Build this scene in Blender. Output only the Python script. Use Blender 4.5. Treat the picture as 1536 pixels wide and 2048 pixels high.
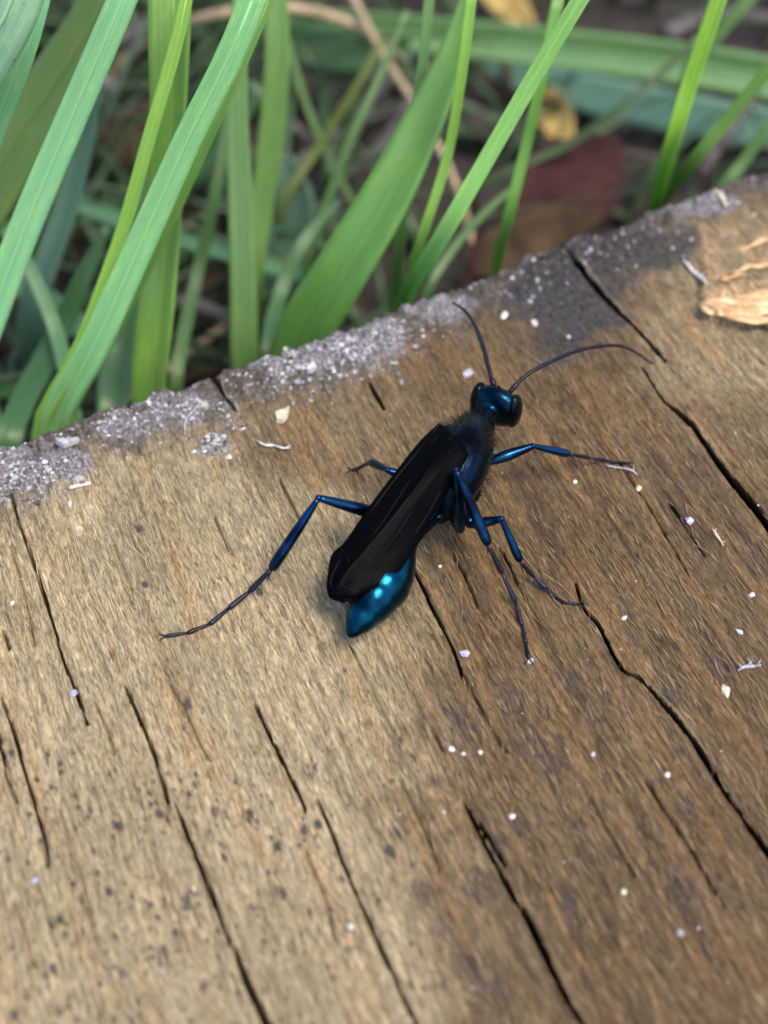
# Blue mud wasp on the weathered end of a plank, grass behind.  1 Blender unit = 1 cm.
import bpy, bmesh, math, random
import numpy as np
from mathutils import Vector, Matrix
R = math.radians
rng = random.Random(11)
nr = np.random.RandomState(5)

sc = bpy.context.scene
for o in list(bpy.data.objects):
    bpy.data.objects.remove(o)
sc.unit_settings.system = 'METRIC'
sc.unit_settings.scale_length = 0.01

# ------------------------------------------------------------------ camera
F = 3000.0            # focal length in pixels of the 1536 x 2048 photograph
PITCH = R(50)         # looking down
DIST = 9.5
cam_d = bpy.data.cameras.new('camera')
cam = bpy.data.objects.new('camera', cam_d)
sc.collection.objects.link(cam)
CAM = Vector((0, -DIST * math.cos(PITCH), DIST * math.sin(PITCH)))
cam.location = CAM
cam.rotation_euler = (math.pi / 2 - PITCH, 0, 0)
cam_d.sensor_fit = 'VERTICAL'
cam_d.sensor_height = 36
cam_d.sensor_width = 27
cam_d.lens = 36 * F / 2048
cam_d.clip_start = 0.05
cam_d.clip_end = 20000
cam_d.dof.use_dof = True
cam_d.dof.focus_distance = 9.15
cam_d.dof.aperture_fstop = 0.001 * cam_d.lens / 0.185
sc.camera = cam

# ------------------------------------------------------------------ world, sun, exposure
SUN_EL, SUN_AZ = R(64), R(138)          # azimuth clockwise from +Y: soft light from high behind the camera
w = bpy.data.worlds.new('World')
sc.world = w
w.use_nodes = True
wn = w.node_tree
bg = wn.nodes['Background']
sky = wn.nodes.new('ShaderNodeTexSky')
sky.sky_type = 'NISHITA'
sky.sun_disc = False
sky.sun_elevation = SUN_EL
sky.sun_rotation = SUN_AZ
sky.air_density = 1.0
sky.dust_density = 2.5
sky.ozone_density = 1.0
wn.links.new(sky.outputs[0], bg.inputs[0])
bg.inputs[1].default_value = 0.095
sd = bpy.data.lights.new('sun', 'SUN')
sd.energy = 1.5
sd.angle = R(22)
sd.color = (1.0, 0.90, 0.76)
sun = bpy.data.objects.new('sun', sd)
sc.collection.objects.link(sun)
sdir = Vector((math.sin(SUN_AZ) * math.cos(SUN_EL), math.cos(SUN_AZ) * math.cos(SUN_EL), math.sin(SUN_EL)))
sun.rotation_euler = sdir.to_track_quat('Z', 'Y').to_euler()
sun.location = sdir * 60
vs = sc.view_settings
vs.view_transform = 'Standard'
vs.look = 'None'
vs.exposure = 1.52
vs.gamma = 1.0
vs.use_curve_mapping = False
sc.cycles.use_denoising = True
sc.cycles.max_bounces = 8
sc.cycles.transparent_max_bounces = 8

# ------------------------------------------------------------------ helpers
FW = Vector((0, math.cos(PITCH), -math.sin(PITCH)))
UP = Vector((0, math.sin(PITCH), math.cos(PITCH)))
RT = Vector((1, 0, 0))


def ray(px, py):
    return RT * ((px - 768) / F) + UP * ((1024 - py) / F) + FW


def P(px, py, d):
    """the point seen at that place of the photograph, d cm deep"""
    return CAM + ray(px, py) * d


def at(px, py, z=0.0):
    r = ray(px, py)
    return CAM + r * ((z - CAM.z) / r.z)


GA = R(22.4)
GC = Vector((math.cos(GA), math.sin(GA), 0))       # across the grain
GL = Vector((-math.sin(GA), math.cos(GA), 0))      # along the grain


def uv_of(px, py, z=0.0):
    p = at(px, py, z)
    return p.dot(GC), p.dot(GL)


def tag(o, label=None, cat=None, group=None, kind=None):
    if label: o['label'] = label
    if cat: o['category'] = cat
    if group: o['group'] = group
    if kind: o['kind'] = kind
    return o


def link(name, me, mats, parent=None, smooth=True):
    o = bpy.data.objects.new(name, me)
    sc.collection.objects.link(o)
    for m in (mats if isinstance(mats, (list, tuple)) else [mats]):
        me.materials.append(m)
    if smooth:
        me.polygons.foreach_set('use_smooth', np.ones(len(me.polygons), dtype=bool))
    if parent:
        o.parent = parent
        o.matrix_parent_inverse = Matrix.Translation(parent.location).inverted() if parent.type == 'EMPTY' else Matrix()
    return o


def empty(name, loc):
    o = bpy.data.objects.new(name, None)
    sc.collection.objects.link(o)
    o.location = loc
    o.empty_display_size = 0.1
    return o


def np_mesh(name, verts, quads):
    me = bpy.data.meshes.new(name)
    verts = np.asarray(verts, dtype=np.float32)
    quads = np.asarray(quads, dtype=np.int32)
    k = quads.shape[1]
    me.vertices.add(len(verts))
    me.vertices.foreach_set('co', verts.ravel())
    me.loops.add(quads.size)
    me.loops.foreach_set('vertex_index', quads.ravel())
    me.polygons.add(len(quads))
    me.polygons.foreach_set('loop_start', np.arange(0, quads.size, k, dtype=np.int32))
    me.polygons.foreach_set('loop_total', np.full(len(quads), k, dtype=np.int32))
    me.update(calc_edges=True)
    return me


def catmull(pts, n):
    """resample a list of equal-length tuples with a Catmull-Rom curve"""
    A = np.array(pts, dtype=float)
    m = len(A)
    if m == 2:
        t = np.linspace(0, 1, n)[:, None]
        return A[0] * (1 - t) + A[1] * t
    E = np.vstack([2 * A[0] - A[1], A, 2 * A[-1] - A[-2]])
    out = []
    for s in np.linspace(0, m - 1, n):
        i = min(int(s), m - 2)
        t = s - i
        p0, p1, p2, p3 = E[i], E[i + 1], E[i + 2], E[i + 3]
        out.append(0.5 * (2 * p1 + (p2 - p0) * t + (2 * p0 - 5 * p1 + 4 * p2 - p3) * t * t + (3 * p1 - p0 - 3 * p2 + p3) * t ** 3))
    return np.array(out)


def lerp_list(vals, n):
    return np.interp(np.linspace(0, 1, n), np.linspace(0, 1, len(vals)), vals)


class MB:
    def __init__(self):
        self.v, self.f, self.mi = [], [], []

    def add(self, v, f, mi=0):
        b = len(self.v)
        self.v += [tuple(x) for x in v]
        self.f += [tuple(i + b for i in q) for q in f]
        self.mi += [mi] * len(f)

    def tube(self, pts, rad, sides=8, lat=None, ratio=1.0, mi=0):
        """closed tube through pts; rad = radii; lat/ratio: lateral axis and vertical-to-lateral ratio"""
        pts = [Vector(p) for p in pts]
        n = len(pts)
        vv, ff = [], []
        pa = None
        for i, p in enumerate(pts):
            t = (pts[min(i + 1, n - 1)] - pts[max(i - 1, 0)])
            t = t.normalized() if t.length > 1e-9 else Vector((0, 0, 1))
            if lat is not None:
                a = lat - t * lat.dot(t)
            elif pa is None:
                h = Vector((0, 0, 1)) if abs(t.z) < 0.9 else Vector((1, 0, 0))
                a = t.cross(h)
            else:
                a = pa - t * pa.dot(t)
            a.normalize()
            pa = a
            b = t.cross(a)
            q = ratio[i] if isinstance(ratio, (list, tuple, np.ndarray)) else ratio
            for k in range(sides):
                an = 2 * math.pi * k / sides
                vv.append(p + a * (math.cos(an) * rad[i]) + b * (math.sin(an) * rad[i] * q))
        for i in range(n - 1):
            for k in range(sides):
                k2 = (k + 1) % sides
                ff.append((i * sides + k, i * sides + k2, (i + 1) * sides + k2, (i + 1) * sides + k))
        ff.append(tuple(range(sides - 1, -1, -1)))
        ff.append(tuple((n - 1) * sides + k for k in range(sides)))
        self.add(vv, ff, mi)

    def ball(self, c, ax, seg=16, rings=10, mi=0):
        """ellipsoid; ax = three half-axis vectors"""
        vv, ff = [], []
        c = Vector(c)
        for i in range(rings + 1):
            th = math.pi * i / rings
            for k in range(seg):
                ph = 2 * math.pi * k / seg
                vv.append(c + ax[0] * (math.sin(th) * math.cos(ph)) + ax[1] * (math.sin(th) * math.sin(ph)) + ax[2] * math.cos(th))
        for i in range(rings):
            for k in range(seg):
                k2 = (k + 1) % seg
                ff.append((i * seg + k, (i + 1) * seg + k, (i + 1) * seg + k2, i * seg + k2))
        self.add(vv, ff, mi)

    def build(self, name, mats, parent=None, smooth=True):
        me = bpy.data.meshes.new(name)
        me.from_pydata(self.v, [], self.f)
        bm = bmesh.new(); bm.from_mesh(me)
        bmesh.ops.remove_doubles(bm, verts=bm.verts, dist=1e-6)
        bmesh.ops.recalc_face_normals(bm, faces=bm.faces)
        bm.to_mesh(me); bm.free()
        if len(me.polygons) == len(self.mi):
            me.polygons.foreach_set('material_index', np.array(self.mi, dtype=np.int32))
        return link(name, me, mats, parent, smooth)


def crystal(size, r, k=0.35, flat=1.0):
    """verts/faces of an irregular little stone (20 triangles)"""
    bm = bmesh.new()
    bmesh.ops.create_icosphere(bm, subdivisions=1, radius=size)
    for v in bm.verts:
        v.co *= 1 + r.uniform(-k, k)
    sx, sy = r.uniform(.6, 1.5), r.uniform(.6, 1.2)
    for v in bm.verts:
        v.co.x *= sx; v.co.y *= sy
        v.co.z *= flat
    vv = [v.co.copy() for v in bm.verts]
    ff = [tuple(v.index for v in f.verts) for f in bm.faces]
    bm.free()
    rot = Matrix.Rotation(r.uniform(0, 6.28), 3, 'Z') @ Matrix.Rotation(r.uniform(-.5, .5), 3, 'X')
    return [rot @ v for v in vv], ff


# numpy value noise ------------------------------------------------
TAB = [np.random.RandomState(100 + s).rand(256, 256) for s in range(12)]


def vn(x, y, s=0):
    T = TAB[s % 12]
    xi = np.floor(x).astype(int); yi = np.floor(y).astype(int)
    fx = x - xi; fy = y - yi
    fx = fx * fx * fx * (fx * (fx * 6 - 15) + 10); fy = fy * fy * fy * (fy * (fy * 6 - 15) + 10)
    a = T[xi % 256, yi % 256]; b = T[(xi + 1) % 256, yi % 256]
    c = T[xi % 256, (yi + 1) % 256]; d = T[(xi + 1) % 256, (yi + 1) % 256]
    return (a * (1 - fx) + b * fx) * (1 - fy) + (c * (1 - fx) + d * fx) * fy - 0.5


def fbm(x, y, s=0, o=4):
    r = 0; a = 1.0; n = 0
    for i in range(o):
        r = r + a * vn(x * 2 ** i + 17.3 * i, y * 2 ** i + 9.1 * i, s + i); n += a; a *= 0.5
    return r / n


def sstep(a, b, x):
    t = np.clip((x - a) / (b - a), 0, 1)
    return t * t * (3 - 2 * t)


# node helpers ------------------------------------------------------
def new_mat(name):
    m = bpy.data.materials.new(name)
    m.use_nodes = True
    nt = m.node_tree
    return m, nt, nt.nodes['Principled BSDF']


def nd(nt, typ, **kw):
    n = nt.nodes.new(typ)
    for k, v in kw.items():
        if k.startswith('i_'):
            key = k[2:]
            key = int(key) if key.isdigit() else key.replace('_', ' ')
            n.inputs[key].default_value = v
        else:
            setattr(n, k, v)
    return n


def noise(nt, vec, scale, detail=3, rough=0.55, dist=0.0):
    n = nd(nt, 'ShaderNodeTexNoise')
    n.inputs['Scale'].default_value = scale
    n.inputs['Detail'].default_value = detail
    n.inputs['Roughness'].default_value = rough
    n.inputs['Distortion'].default_value = dist
    if vec is not None: nt.links.new(vec, n.inputs['Vector'])
    return n


def mapping(nt, src, scale, rot=(0, 0, 0)):
    m = nd(nt, 'ShaderNodeMapping')
    m.inputs['Scale'].default_value = scale
    m.inputs['Rotation'].default_value = rot
    nt.links.new(src, m.inputs['Vector'])
    return m.outputs[0]


def ramp(nt, fac, stops):
    r = nd(nt, 'ShaderNodeValToRGB')
    e = r.color_ramp.elements
    while len(e) < len(stops): e.new(0.5)
    for i, (p, c) in enumerate(stops):
        e[i].position = p
        e[i].color = (c, c, c, 1) if isinstance(c, (int, float)) else (*c, 1)
    nt.links.new(fac, r.inputs[0])
    return r.outputs[0]


def mix(nt, fac, a, b, mode='MIX'):
    m = nd(nt, 'ShaderNodeMix', data_type='RGBA', blend_type=mode)
    for s, i in ((fac, 0), (a, 6), (b, 7)):
        if isinstance(s, (int, float)): m.inputs[i].default_value = s
        elif isinstance(s, tuple): m.inputs[i].default_value = (*s, 1)
        else: nt.links.new(s, m.inputs[i])
    return m.outputs[2]


def math_n(nt, op, a, b=0.0):
    m = nd(nt, 'ShaderNodeMath', operation=op)
    for s, i in ((a, 0), (b, 1)):
        if isinstance(s, (int, float)): m.inputs[i].default_value = s
        else: nt.links.new(s, m.inputs[i])
    return m.outputs[0]


def attr(nt, name):
    a = nd(nt, 'ShaderNodeAttribute')
    a.attribute_name = name
    return a.outputs['Fac']


def bump(nt, bsdf, h, strength, dist):
    b = nd(nt, 'ShaderNodeBump')
    b.inputs['Strength'].default_value = strength
    b.inputs['Distance'].default_value = dist
    nt.links.new(h, b.inputs['Height'])
    nt.links.new(b.outputs[0], bsdf.inputs['Normal'])


# ------------------------------------------------------------------ materials
def mat_wood():
    m, nt, b = new_mat('weathered_wood')
    tc = nd(nt, 'ShaderNodeTexCoord').outputs['Object']
    grain = noise(nt, mapping(nt, tc, (44, 5.5, 24)), 1, 5, 0.66, 0.6).outputs[0]
    fine = noise(nt, mapping(nt, tc, (80, 15, 45)), 1, 4, 0.65, 0.7).outputs[0]
    blot = noise(nt, mapping(nt, tc, (1.6, .8, 1)), 1, 4, 0.6, 0.3).outputs[0]
    streak = noise(nt, mapping(nt, tc, (7, 0.55, 4)), 1, 3, 0.6, 0.4).outputs[0]
    lines = noise(nt, mapping(nt, tc, (24, 0.9, 8)), 1, 3, 0.6, 0.3).outputs[0]
    # clean, weathered tan
    tan = mix(nt, ramp(nt, grain, [(0.30, 0.0), (0.70, 1.0)]), (0.160, 0.119, 0.060), (0.56, 0.455, 0.285))
    tan = mix(nt, ramp(nt, blot, [(0.42, 0.0), (0.62, 0.7)]), tan, (0.235, 0.195, 0.115))
    tan = mix(nt, ramp(nt, streak, [(0.52, 0.0), (0.72, 0.55)]), tan, (0.34, 0.21, 0.085))
    tan = mix(nt, ramp(nt, lines, [(0.52, 0.0), (0.66, 0.65)]), tan, (0.15, 0.105, 0.055))
    # brown stained wood
    brn = mix(nt, ramp(nt, grain, [(0.32, 0.0), (0.72, 1.0)]), (0.038, 0.022, 0.010), (0.200, 0.127, 0.056))
    brn = mix(nt, ramp(nt, blot, [(0.48, 0.0), (0.66, 0.6)]), brn, (0.072, 0.047, 0.029))
    brn = mix(nt, ramp(nt, streak, [(0.50, 0.0), (0.66, 0.6)]), brn, (0.235, 0.132, 0.048))
    brn = mix(nt, ramp(nt, lines, [(0.53, 0.0), (0.66, 0.6)]), brn, (0.032, 0.020, 0.012))
    col = mix(nt, attr(nt, 'stain'), tan, brn)
    # grey silvered rim
    g2 = noise(nt, tc, 26, 4, 0.7).outputs[0]
    gry = mix(nt, ramp(nt, g2, [(0.36, 0.0), (0.66, 1.0)]), (0.036, 0.028, 0.025), (0.165, 0.138, 0.125))
    col = mix(nt, attr(nt, 'weather'), col, gry)
    lil = mix(nt, ramp(nt, noise(nt, tc, 48, 4, 0.75).outputs[0], [(0.38, 0.0), (0.64, 1.0)]), (0.062, 0.056, 0.064), (0.38, 0.37, 0.41))
    col = mix(nt, math_n(nt, 'MULTIPLY', attr(nt, 'crust'), 0.85), col, lil)
    blk = mix(nt, ramp(nt, g2, [(0.35, 0.0), (0.72, 1.0)]), (0.016, 0.016, 0.018), (0.085, 0.078, 0.080))
    col = mix(nt, attr(nt, 'black'), col, blk)
    frs = mix(nt, ramp(nt, fine, [(0.3, 0.0), (0.7, 1.0)]), (0.28, 0.155, 0.06), (0.56, 0.40, 0.235))
    col = mix(nt, attr(nt, 'fresh'), col, frs)
    pale = mix(nt, fine, (0.40, 0.30, 0.17), (0.68, 0.56, 0.38))
    col = mix(nt, attr(nt, 'pale'), col, pale)
    mold = mix(nt, fine, (0.022, 0.019, 0.022), (0.065, 0.055, 0.058))
    col = mix(nt, attr(nt, 'mold'), col, mold)
    col = mix(nt, 0.8, col, ramp(nt, fine, [(0.33, 0.16), (0.67, 0.84)]), 'OVERLAY')
    nt.links.new(col, b.inputs['Base Color'])
    b.inputs['Roughness'].default_value = 0.72
    b.inputs['Specular IOR Level'].default_value = 0.35
    h = math_n(nt, 'ADD', math_n(nt, 'MULTIPLY', grain, 0.7), math_n(nt, 'MULTIPLY', fine, 0.6))
    bump(nt, b, h, 1.0, 0.035)
    return m


def mat_plain(name, c1, c2, scale=30, rough=0.6, spec=0.4, trans=0.0, sss=0.0):
    m, nt, b = new_mat(name)
    tc = nd(nt, 'ShaderNodeTexCoord').outputs['Object']
    n = noise(nt, tc, scale, 4, 0.65).outputs[0]
    nt.links.new(mix(nt, ramp(nt, n, [(0.3, 0.0), (0.7, 1.0)]), c1, c2), b.inputs['Base Color'])
    b.inputs['Roughness'].default_value = rough
    b.inputs['Specular IOR Level'].default_value = spec
    b.inputs['Transmission Weight'].default_value = trans
    bump(nt, b, n, 0.3, 0.01)
    return m


def mat_grass():
    m, nt, b = new_mat('grass')
    uv = nd(nt, 'ShaderNodeTexCoord').outputs['UV']
    oi = nd(nt, 'ShaderNodeObjectInfo')
    vein = noise(nt, mapping(nt, uv, (22, 0.5, 1)), 1, 4, 0.65, 0.25).outputs[0]
    blot = noise(nt, mapping(nt, uv, (3.0, 5, 1)), 1, 4, 0.6).outputs[0]
    spk = noise(nt, mapping(nt, uv, (9, 40, 1)), 1, 2, 0.5).outputs[0]
    dark = mix(nt, 1.0, oi.outputs['Color'], (0.70, 0.76, 0.68), 'MULTIPLY')
    col = mix(nt, ramp(nt, vein, [(0.34, 0.0), (0.66, 1.0)]), dark, oi.outputs['Color'])
    yel = mix(nt, 1.0, oi.outputs['Color'], (1.5, 1.15, 0.7), 'MULTIPLY')
    col = mix(nt, ramp(nt, blot, [(0.5, 0.0), (0.75, 0.6)]), col, yel)
    col = mix(nt, ramp(nt, spk, [(0.64, 0.0), (0.76, 0.55)]), col, (0.24, 0.22, 0.11))
    nt.links.new(col, b.inputs['Base Color'])
    b.inputs['Roughness'].default_value = 0.38
    b.inputs['Specular IOR Level'].default_value = 0.75
    b.inputs['Sheen Weight'].default_value = 0.15
    bump(nt, b, vein, 0.35, 0.012)
    tr = nd(nt, 'ShaderNodeBsdfTranslucent')
    lit = mix(nt, 1.0, col, (1.45, 1.6, 0.9), 'MULTIPLY')
    nt.links.new(lit, tr.inputs['Color'])
    ms = nd(nt, 'ShaderNodeMixShader')
    ms.inputs[0].default_value = 0.35
    nt.links.new(b.outputs[0], ms.inputs[1])
    nt.links.new(tr.outputs[0], ms.inputs[2])
    nt.links.new(ms.outputs[0], nt.nodes['Material Output'].inputs['Surface'])
    return m


def mat_soil():
    m, nt, b = new_mat('soil')
    tc = nd(nt, 'ShaderNodeTexCoord').outputs['Object']
    n = noise(nt, tc, 1.4, 6, 0.65).outputs[0]
    n2 = noise(nt, tc, 9, 4, 0.7).outputs[0]
    col = mix(nt, ramp(nt, n, [(0.35, 0.0), (0.65, 1.0)]), (0.008, 0.007, 0.006), (0.034, 0.026, 0.019))
    col = mix(nt, ramp(nt, n2, [(0.52, 0.0), (0.72, 0.7)]), col, (0.10, 0.085, 0.068))
    nt.links.new(col, b.inputs['Base Color'])
    b.inputs['Roughness'].default_value = 0.9
    bump(nt, b, n2, 0.6, 0.15)
    return m


def mat_shell(name, c_dark, c_lit, rough, metal=0.9, bscale=55, bst=0.25):
    m, nt, b = new_mat(name)
    tc = nd(nt, 'ShaderNodeTexCoord').outputs['Object']
    n = noise(nt, tc, bscale, 3, 0.6).outputs[0]
    big = noise(nt, tc, 6, 2, 0.5).outputs[0]
    nt.links.new(mix(nt, ramp(nt, big, [(0.35, 0.0), (0.65, 1.0)]), c_dark, c_lit), b.inputs['Base Color'])
    b.inputs['Metallic'].default_value = metal
    nt.links.new(math_n(nt, 'ADD', math_n(nt, 'MULTIPLY', n, 0.2), rough - 0.1), b.inputs['Roughness'])
    bump(nt, b, n, bst, 0.012)
    return m


M_WOOD = mat_wood()
M_GRASS = mat_grass()
M_SOIL = mat_soil()
M_FIBRE = mat_plain('wood_fibre', (0.30, 0.235, 0.14), (0.60, 0.50, 0.34), 9, 0.6)
M_FIBRE2 = mat_plain('brown_fibre', (0.14, 0.09, 0.05), (0.44, 0.32, 0.19), 9, 0.6)
M_WHITE = mat_plain('white_grit', (0.36, 0.355, 0.36), (0.62, 0.615, 0.61), 40, 0.3, 0.6)
M_GREY = mat_plain('grey_grit', (0.20, 0.20, 0.23), (0.46, 0.45, 0.50), 30, 0.45, 0.5)
M_DARKG = mat_plain('dark_grit', (0.03, 0.028, 0.03), (0.12, 0.11, 0.12), 30, 0.6, 0.4)
M_LAV = mat_plain('lavender_grit', (0.26, 0.26, 0.42), (0.46, 0.46, 0.62), 30, 0.35, 0.5)
M_BEIGE = mat_plain('beige_chip', (0.42, 0.37, 0.27), (0.66, 0.61, 0.49), 20, 0.6)
M_STRAW = mat_plain('dry_straw', (0.20, 0.15, 0.09), (0.42, 0.33, 0.21), 5, 0.6)
M_GSTRAW = mat_plain('grey_straw', (0.03, 0.027, 0.028), (0.15, 0.138, 0.138), 4, 0.85, 0.2)
M_PINK = mat_plain('pinkish_straw', (0.52, 0.38, 0.29), (0.70, 0.56, 0.46), 15, 0.5)
M_YLEAF = mat_plain('yellow_leaf', (0.30, 0.20, 0.05), (0.48, 0.35, 0.12), 4, 0.6)
M_RLEAF = mat_plain('maroon_leaf', (0.022, 0.008, 0.009), (0.055, 0.022, 0.020), 2, 0.85, 0.15)
M_BLEAF = mat_plain('brown_leaf', (0.025, 0.017, 0.010), (0.075, 0.050, 0.028), 3, 0.85, 0.15)
M_SHELL = mat_shell('metallic_blue_shell', (0.001, 0.003, 0.006), (0.002, 0.014, 0.032), 0.22)
M_ABDO = mat_shell('polished_blue_abdomen', (0.0008, 0.014, 0.034), (0.004, 0.070, 0.125), 0.18, 0.97, 60, 0.16)
M_HEAD = mat_shell('polished_blue_head', (0.002, 0.012, 0.027), (0.006, 0.050, 0.095), 0.20, 0.95, 60, 0.2)
M_LEG = mat_shell('blue_black_leg', (0.003, 0.010, 0.032), (0.010, 0.052, 0.140), 0.19, 0.95, 70, 0.10)
M_TARS = mat_shell('violet_black_foot', (0.007, 0.006, 0.014), (0.018, 0.016, 0.038), 0.42, 0.5, 80, 0.3)
M_EYE = mat_shell('black_eye', (0.002, 0.004, 0.006), (0.004, 0.009, 0.014), 0.25, 0.8, 120, 0.1)
M_HAIR = mat_plain('dark_hair', (0.003, 0.003, 0.004), (0.008, 0.008, 0.011), 10, 0.6, 0.06)


def mat_wing():
    m, nt, b = new_mat('smoky_wing')
    tc = nd(nt, 'ShaderNodeTexCoord').outputs['Object']
    n = noise(nt, tc, 14, 3, 0.6).outputs[0]
    nt.links.new(mix(nt, n, (0.0006, 0.0009, 0.0014), (0.0018, 0.0020, 0.0026)), b.inputs['Base Color'])
    b.inputs['Roughness'].default_value = 0.42
    b.inputs['Specular IOR Level'].default_value = 0.02
    b.inputs['Alpha'].default_value = 0.985
    bump(nt, b, noise(nt, tc, 60, 2).outputs[0], 0.2, 0.01)
    return m


M_WING = mat_wing()
M_VEIN = mat_plain('wing_vein', (0.002, 0.002, 0.003), (0.006, 0.005, 0.005), 10, 0.5, 0.1)

# ------------------------------------------------------------------ ground (structure)
GZ = -3.2


def ground_h(x, y):
    fade = np.exp(-((x / 40) ** 2 + ((y - 8) / 40) ** 2))
    return GZ + fade * (fbm(x * 0.35, y * 0.35, 2, 5) * 1.1 + fbm(x * 1.7, y * 1.7, 5, 3) * 0.35)


def build_ground():
    a = np.linspace(-1, 1, 221)
    xs = np.sign(a) * (np.abs(a) * 26 + (np.abs(a) ** 9) * 6000)
    ys = xs + 8
    X, Y = np.meshgrid(xs, ys, indexing='ij')
    Z = ground_h(X, Y)
    n = len(a)
    I = np.arange(n * n).reshape(n, n)
    q = np.stack([I[:-1, :-1], I[1:, :-1], I[1:, 1:], I[:-1, 1:]], -1).reshape(-1, 4)
    me = np_mesh('soil', np.stack([X, Y, Z], -1).reshape(-1, 3), q)
    o = link('soil', me, M_SOIL)
    tag(o, 'dark soil under the grass', None, None, 'structure')


build_ground()

# ------------------------------------------------------------------ the plank
EDGE_PX = [(-420, 1040), (-200, 955), (0, 887), (65, 867), (135, 845), (170, 830), (270, 795), (320, 775), (390, 757), (425, 750), (440, 745), (490, 725),
           (550, 705), (655, 675), (700, 650), (768, 624), (808, 610), (893, 582), (958, 550), (988, 535), (1048, 505),
           (1118, 492), (1148, 475), (1218, 455), (1298, 425), (1368, 405), (1428, 375), (1493, 350), (1536, 337), (1750, 250), (2000, 160)]
E = np.array([uv_of(x, y, -0.03) for x, y in EDGE_PX])
EU, EV = E[:, 0], E[:, 1]


def edge_v(u):
    v = np.interp(u, EU, EV)
    return v + fbm(u * 7, u * 0 + 3.3, 3, 4) * 0.07


CRACKS = [  # polyline in photograph pixels, half widths in pixels, depth in cm
    ([(250, 1370), (285, 1450), (305, 1500), (330, 1580), (341, 1622)], [1.5, 3, 3.5, 4.5, 1.5], .10),
    ([(353, 1600), (370, 1655), (400, 1730), (435, 1820), (465, 1895), (495, 1965), (535, 2050), (600, 2190)], [2, 5, 6, 7, 8, 8, 9, 9], .22),
    ([(0, 1390), (25, 1455), (50, 1545), (75, 1625), (90, 1685), (95, 1730)], [3, 3, 3.5, 5, 5.5, 1.5], .11),
    ([(-20, 1430), (0, 1485), (15, 1550), (35, 1605)], [3, 4, 3, 1], .10),
    ([(22, 985), (35, 1040), (55, 1095), (90, 1195), (118, 1290), (145, 1360), (158, 1395), (173, 1450)], [3, 2, 2.5, 3, 2.5, 2.5, 4, 2], .08),
    ([(20, 1090), (50, 1200), (70, 1290)], [2, 2.6, 1.5], .06),
    ([(8, 1262), (20, 1298)], [3, 3], .10),
    ([(190, 1410), (215, 1465), (230, 1510)], [1.8, 2.4, 1.2], .06),
    ([(510, 1410), (540, 1470), (565, 1520), (600, 1595), (612, 1625)], [1.5, 3, 3.2, 2.5, 1], .09),
    ([(635, 1600), (665, 1670), (700, 1760), (735, 1840), (768, 1915), (810, 2000), (850, 2080)], [1.5, 2.6, 3.2, 4, 4, 3, 2], .09),
    ([(928, 1600), (953, 1645), (993, 1725), (1018, 1780), (1048, 1825), (1088, 1900), (1128, 1980), (1170, 2050), (1260, 2200)], [1.5, 3, 4, 6, 7.5, 8, 8, 8, 8], .18),
    ([(960, 1642), (980, 1675), (1010, 1728)], [2, 4.5, 1.5], .12),
    ([(1150, 1166), (1168, 1215), (1199, 1250), (1241, 1330), (1279, 1355), (1321, 1397), (1368, 1455), (1438, 1560), (1478, 1620), (1540, 1705), (1640, 1840)], [1.5, 3, 4, 3.5, 3, 5, 6, 7, 7, 8, 8], .15),
    ([(1118, 486), (1153, 525), (1188, 570), (1233, 620), (1273, 660), (1333, 722)], [8, 8.5, 7, 6, 4.5, 2], .20),
    ([(1284, 738), (1325, 800), (1370, 835), (1412, 890), (1447, 940), (1502, 1006), (1545, 1062), (1640, 1190)], [2, 5, 7.5, 8, 8, 10, 10, 10], .19),
    ([(815, 1115), (824, 1133), (846, 1177), (872, 1235), (908, 1305), (925, 1350)], [1.5, 4, 4.5, 5, 3.5, 1.5], .11),
    ([(905, 1110), (935, 1165), (955, 1215)], [1.5, 2.6, 1.2], .06),
    ([(738, 765), (752, 790), (770, 820)], [3, 4, 1.5], .09),
    ([(428, 748), (448, 785), (472, 822)], [6, 4.5, 2], .10),
    ([(1000, 1097), (1020, 1130), (1038, 1165)], [2, 3, 1.2], .07),
    ([(930, 1350), (975, 1440), (1010, 1500)], [1.2, 2, 1], .05),
    ([(865, 1460), (885, 1500)], [1.5, 1], .05),
    ([(230, 1090), (262, 1180)], [1.2, 1], .04), ([(560, 960), (600, 1050)], [1.5, 1], .05), ([(430, 1030), (455, 1100)], [1.5, 1], .05),
    ([(345, 1370), (420, 1520)], [1.2, 1], .04), ([(700, 1290), (740, 1370), (790, 1470)], [1, 1.6, 1], .04),
    ([(800, 1560), (850, 1660), (880, 1740)], [1, 1.8, 1], .05), ([(1340, 1010), (1410, 1110)], [1.5, 1], .05),
    ([(1240, 930), (1320, 1050), (1380, 1150)], [1, 2, 1], .05), ([(610, 1700), (650, 1800), (670, 1880)], [1, 2, 1], .05),
    ([(1290, 1560), (1370, 1680), (1450, 1810)], [1, 2.2, 1], .06), ([(1180, 1600), (1270, 1750)], [1, 1.5], .04),
    ([(120, 1620), (160, 1740), (190, 1850)], [1, 2, 1], .05), ([(30, 1800), (70, 1930)], [1.5, 1], .05),
]

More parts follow.
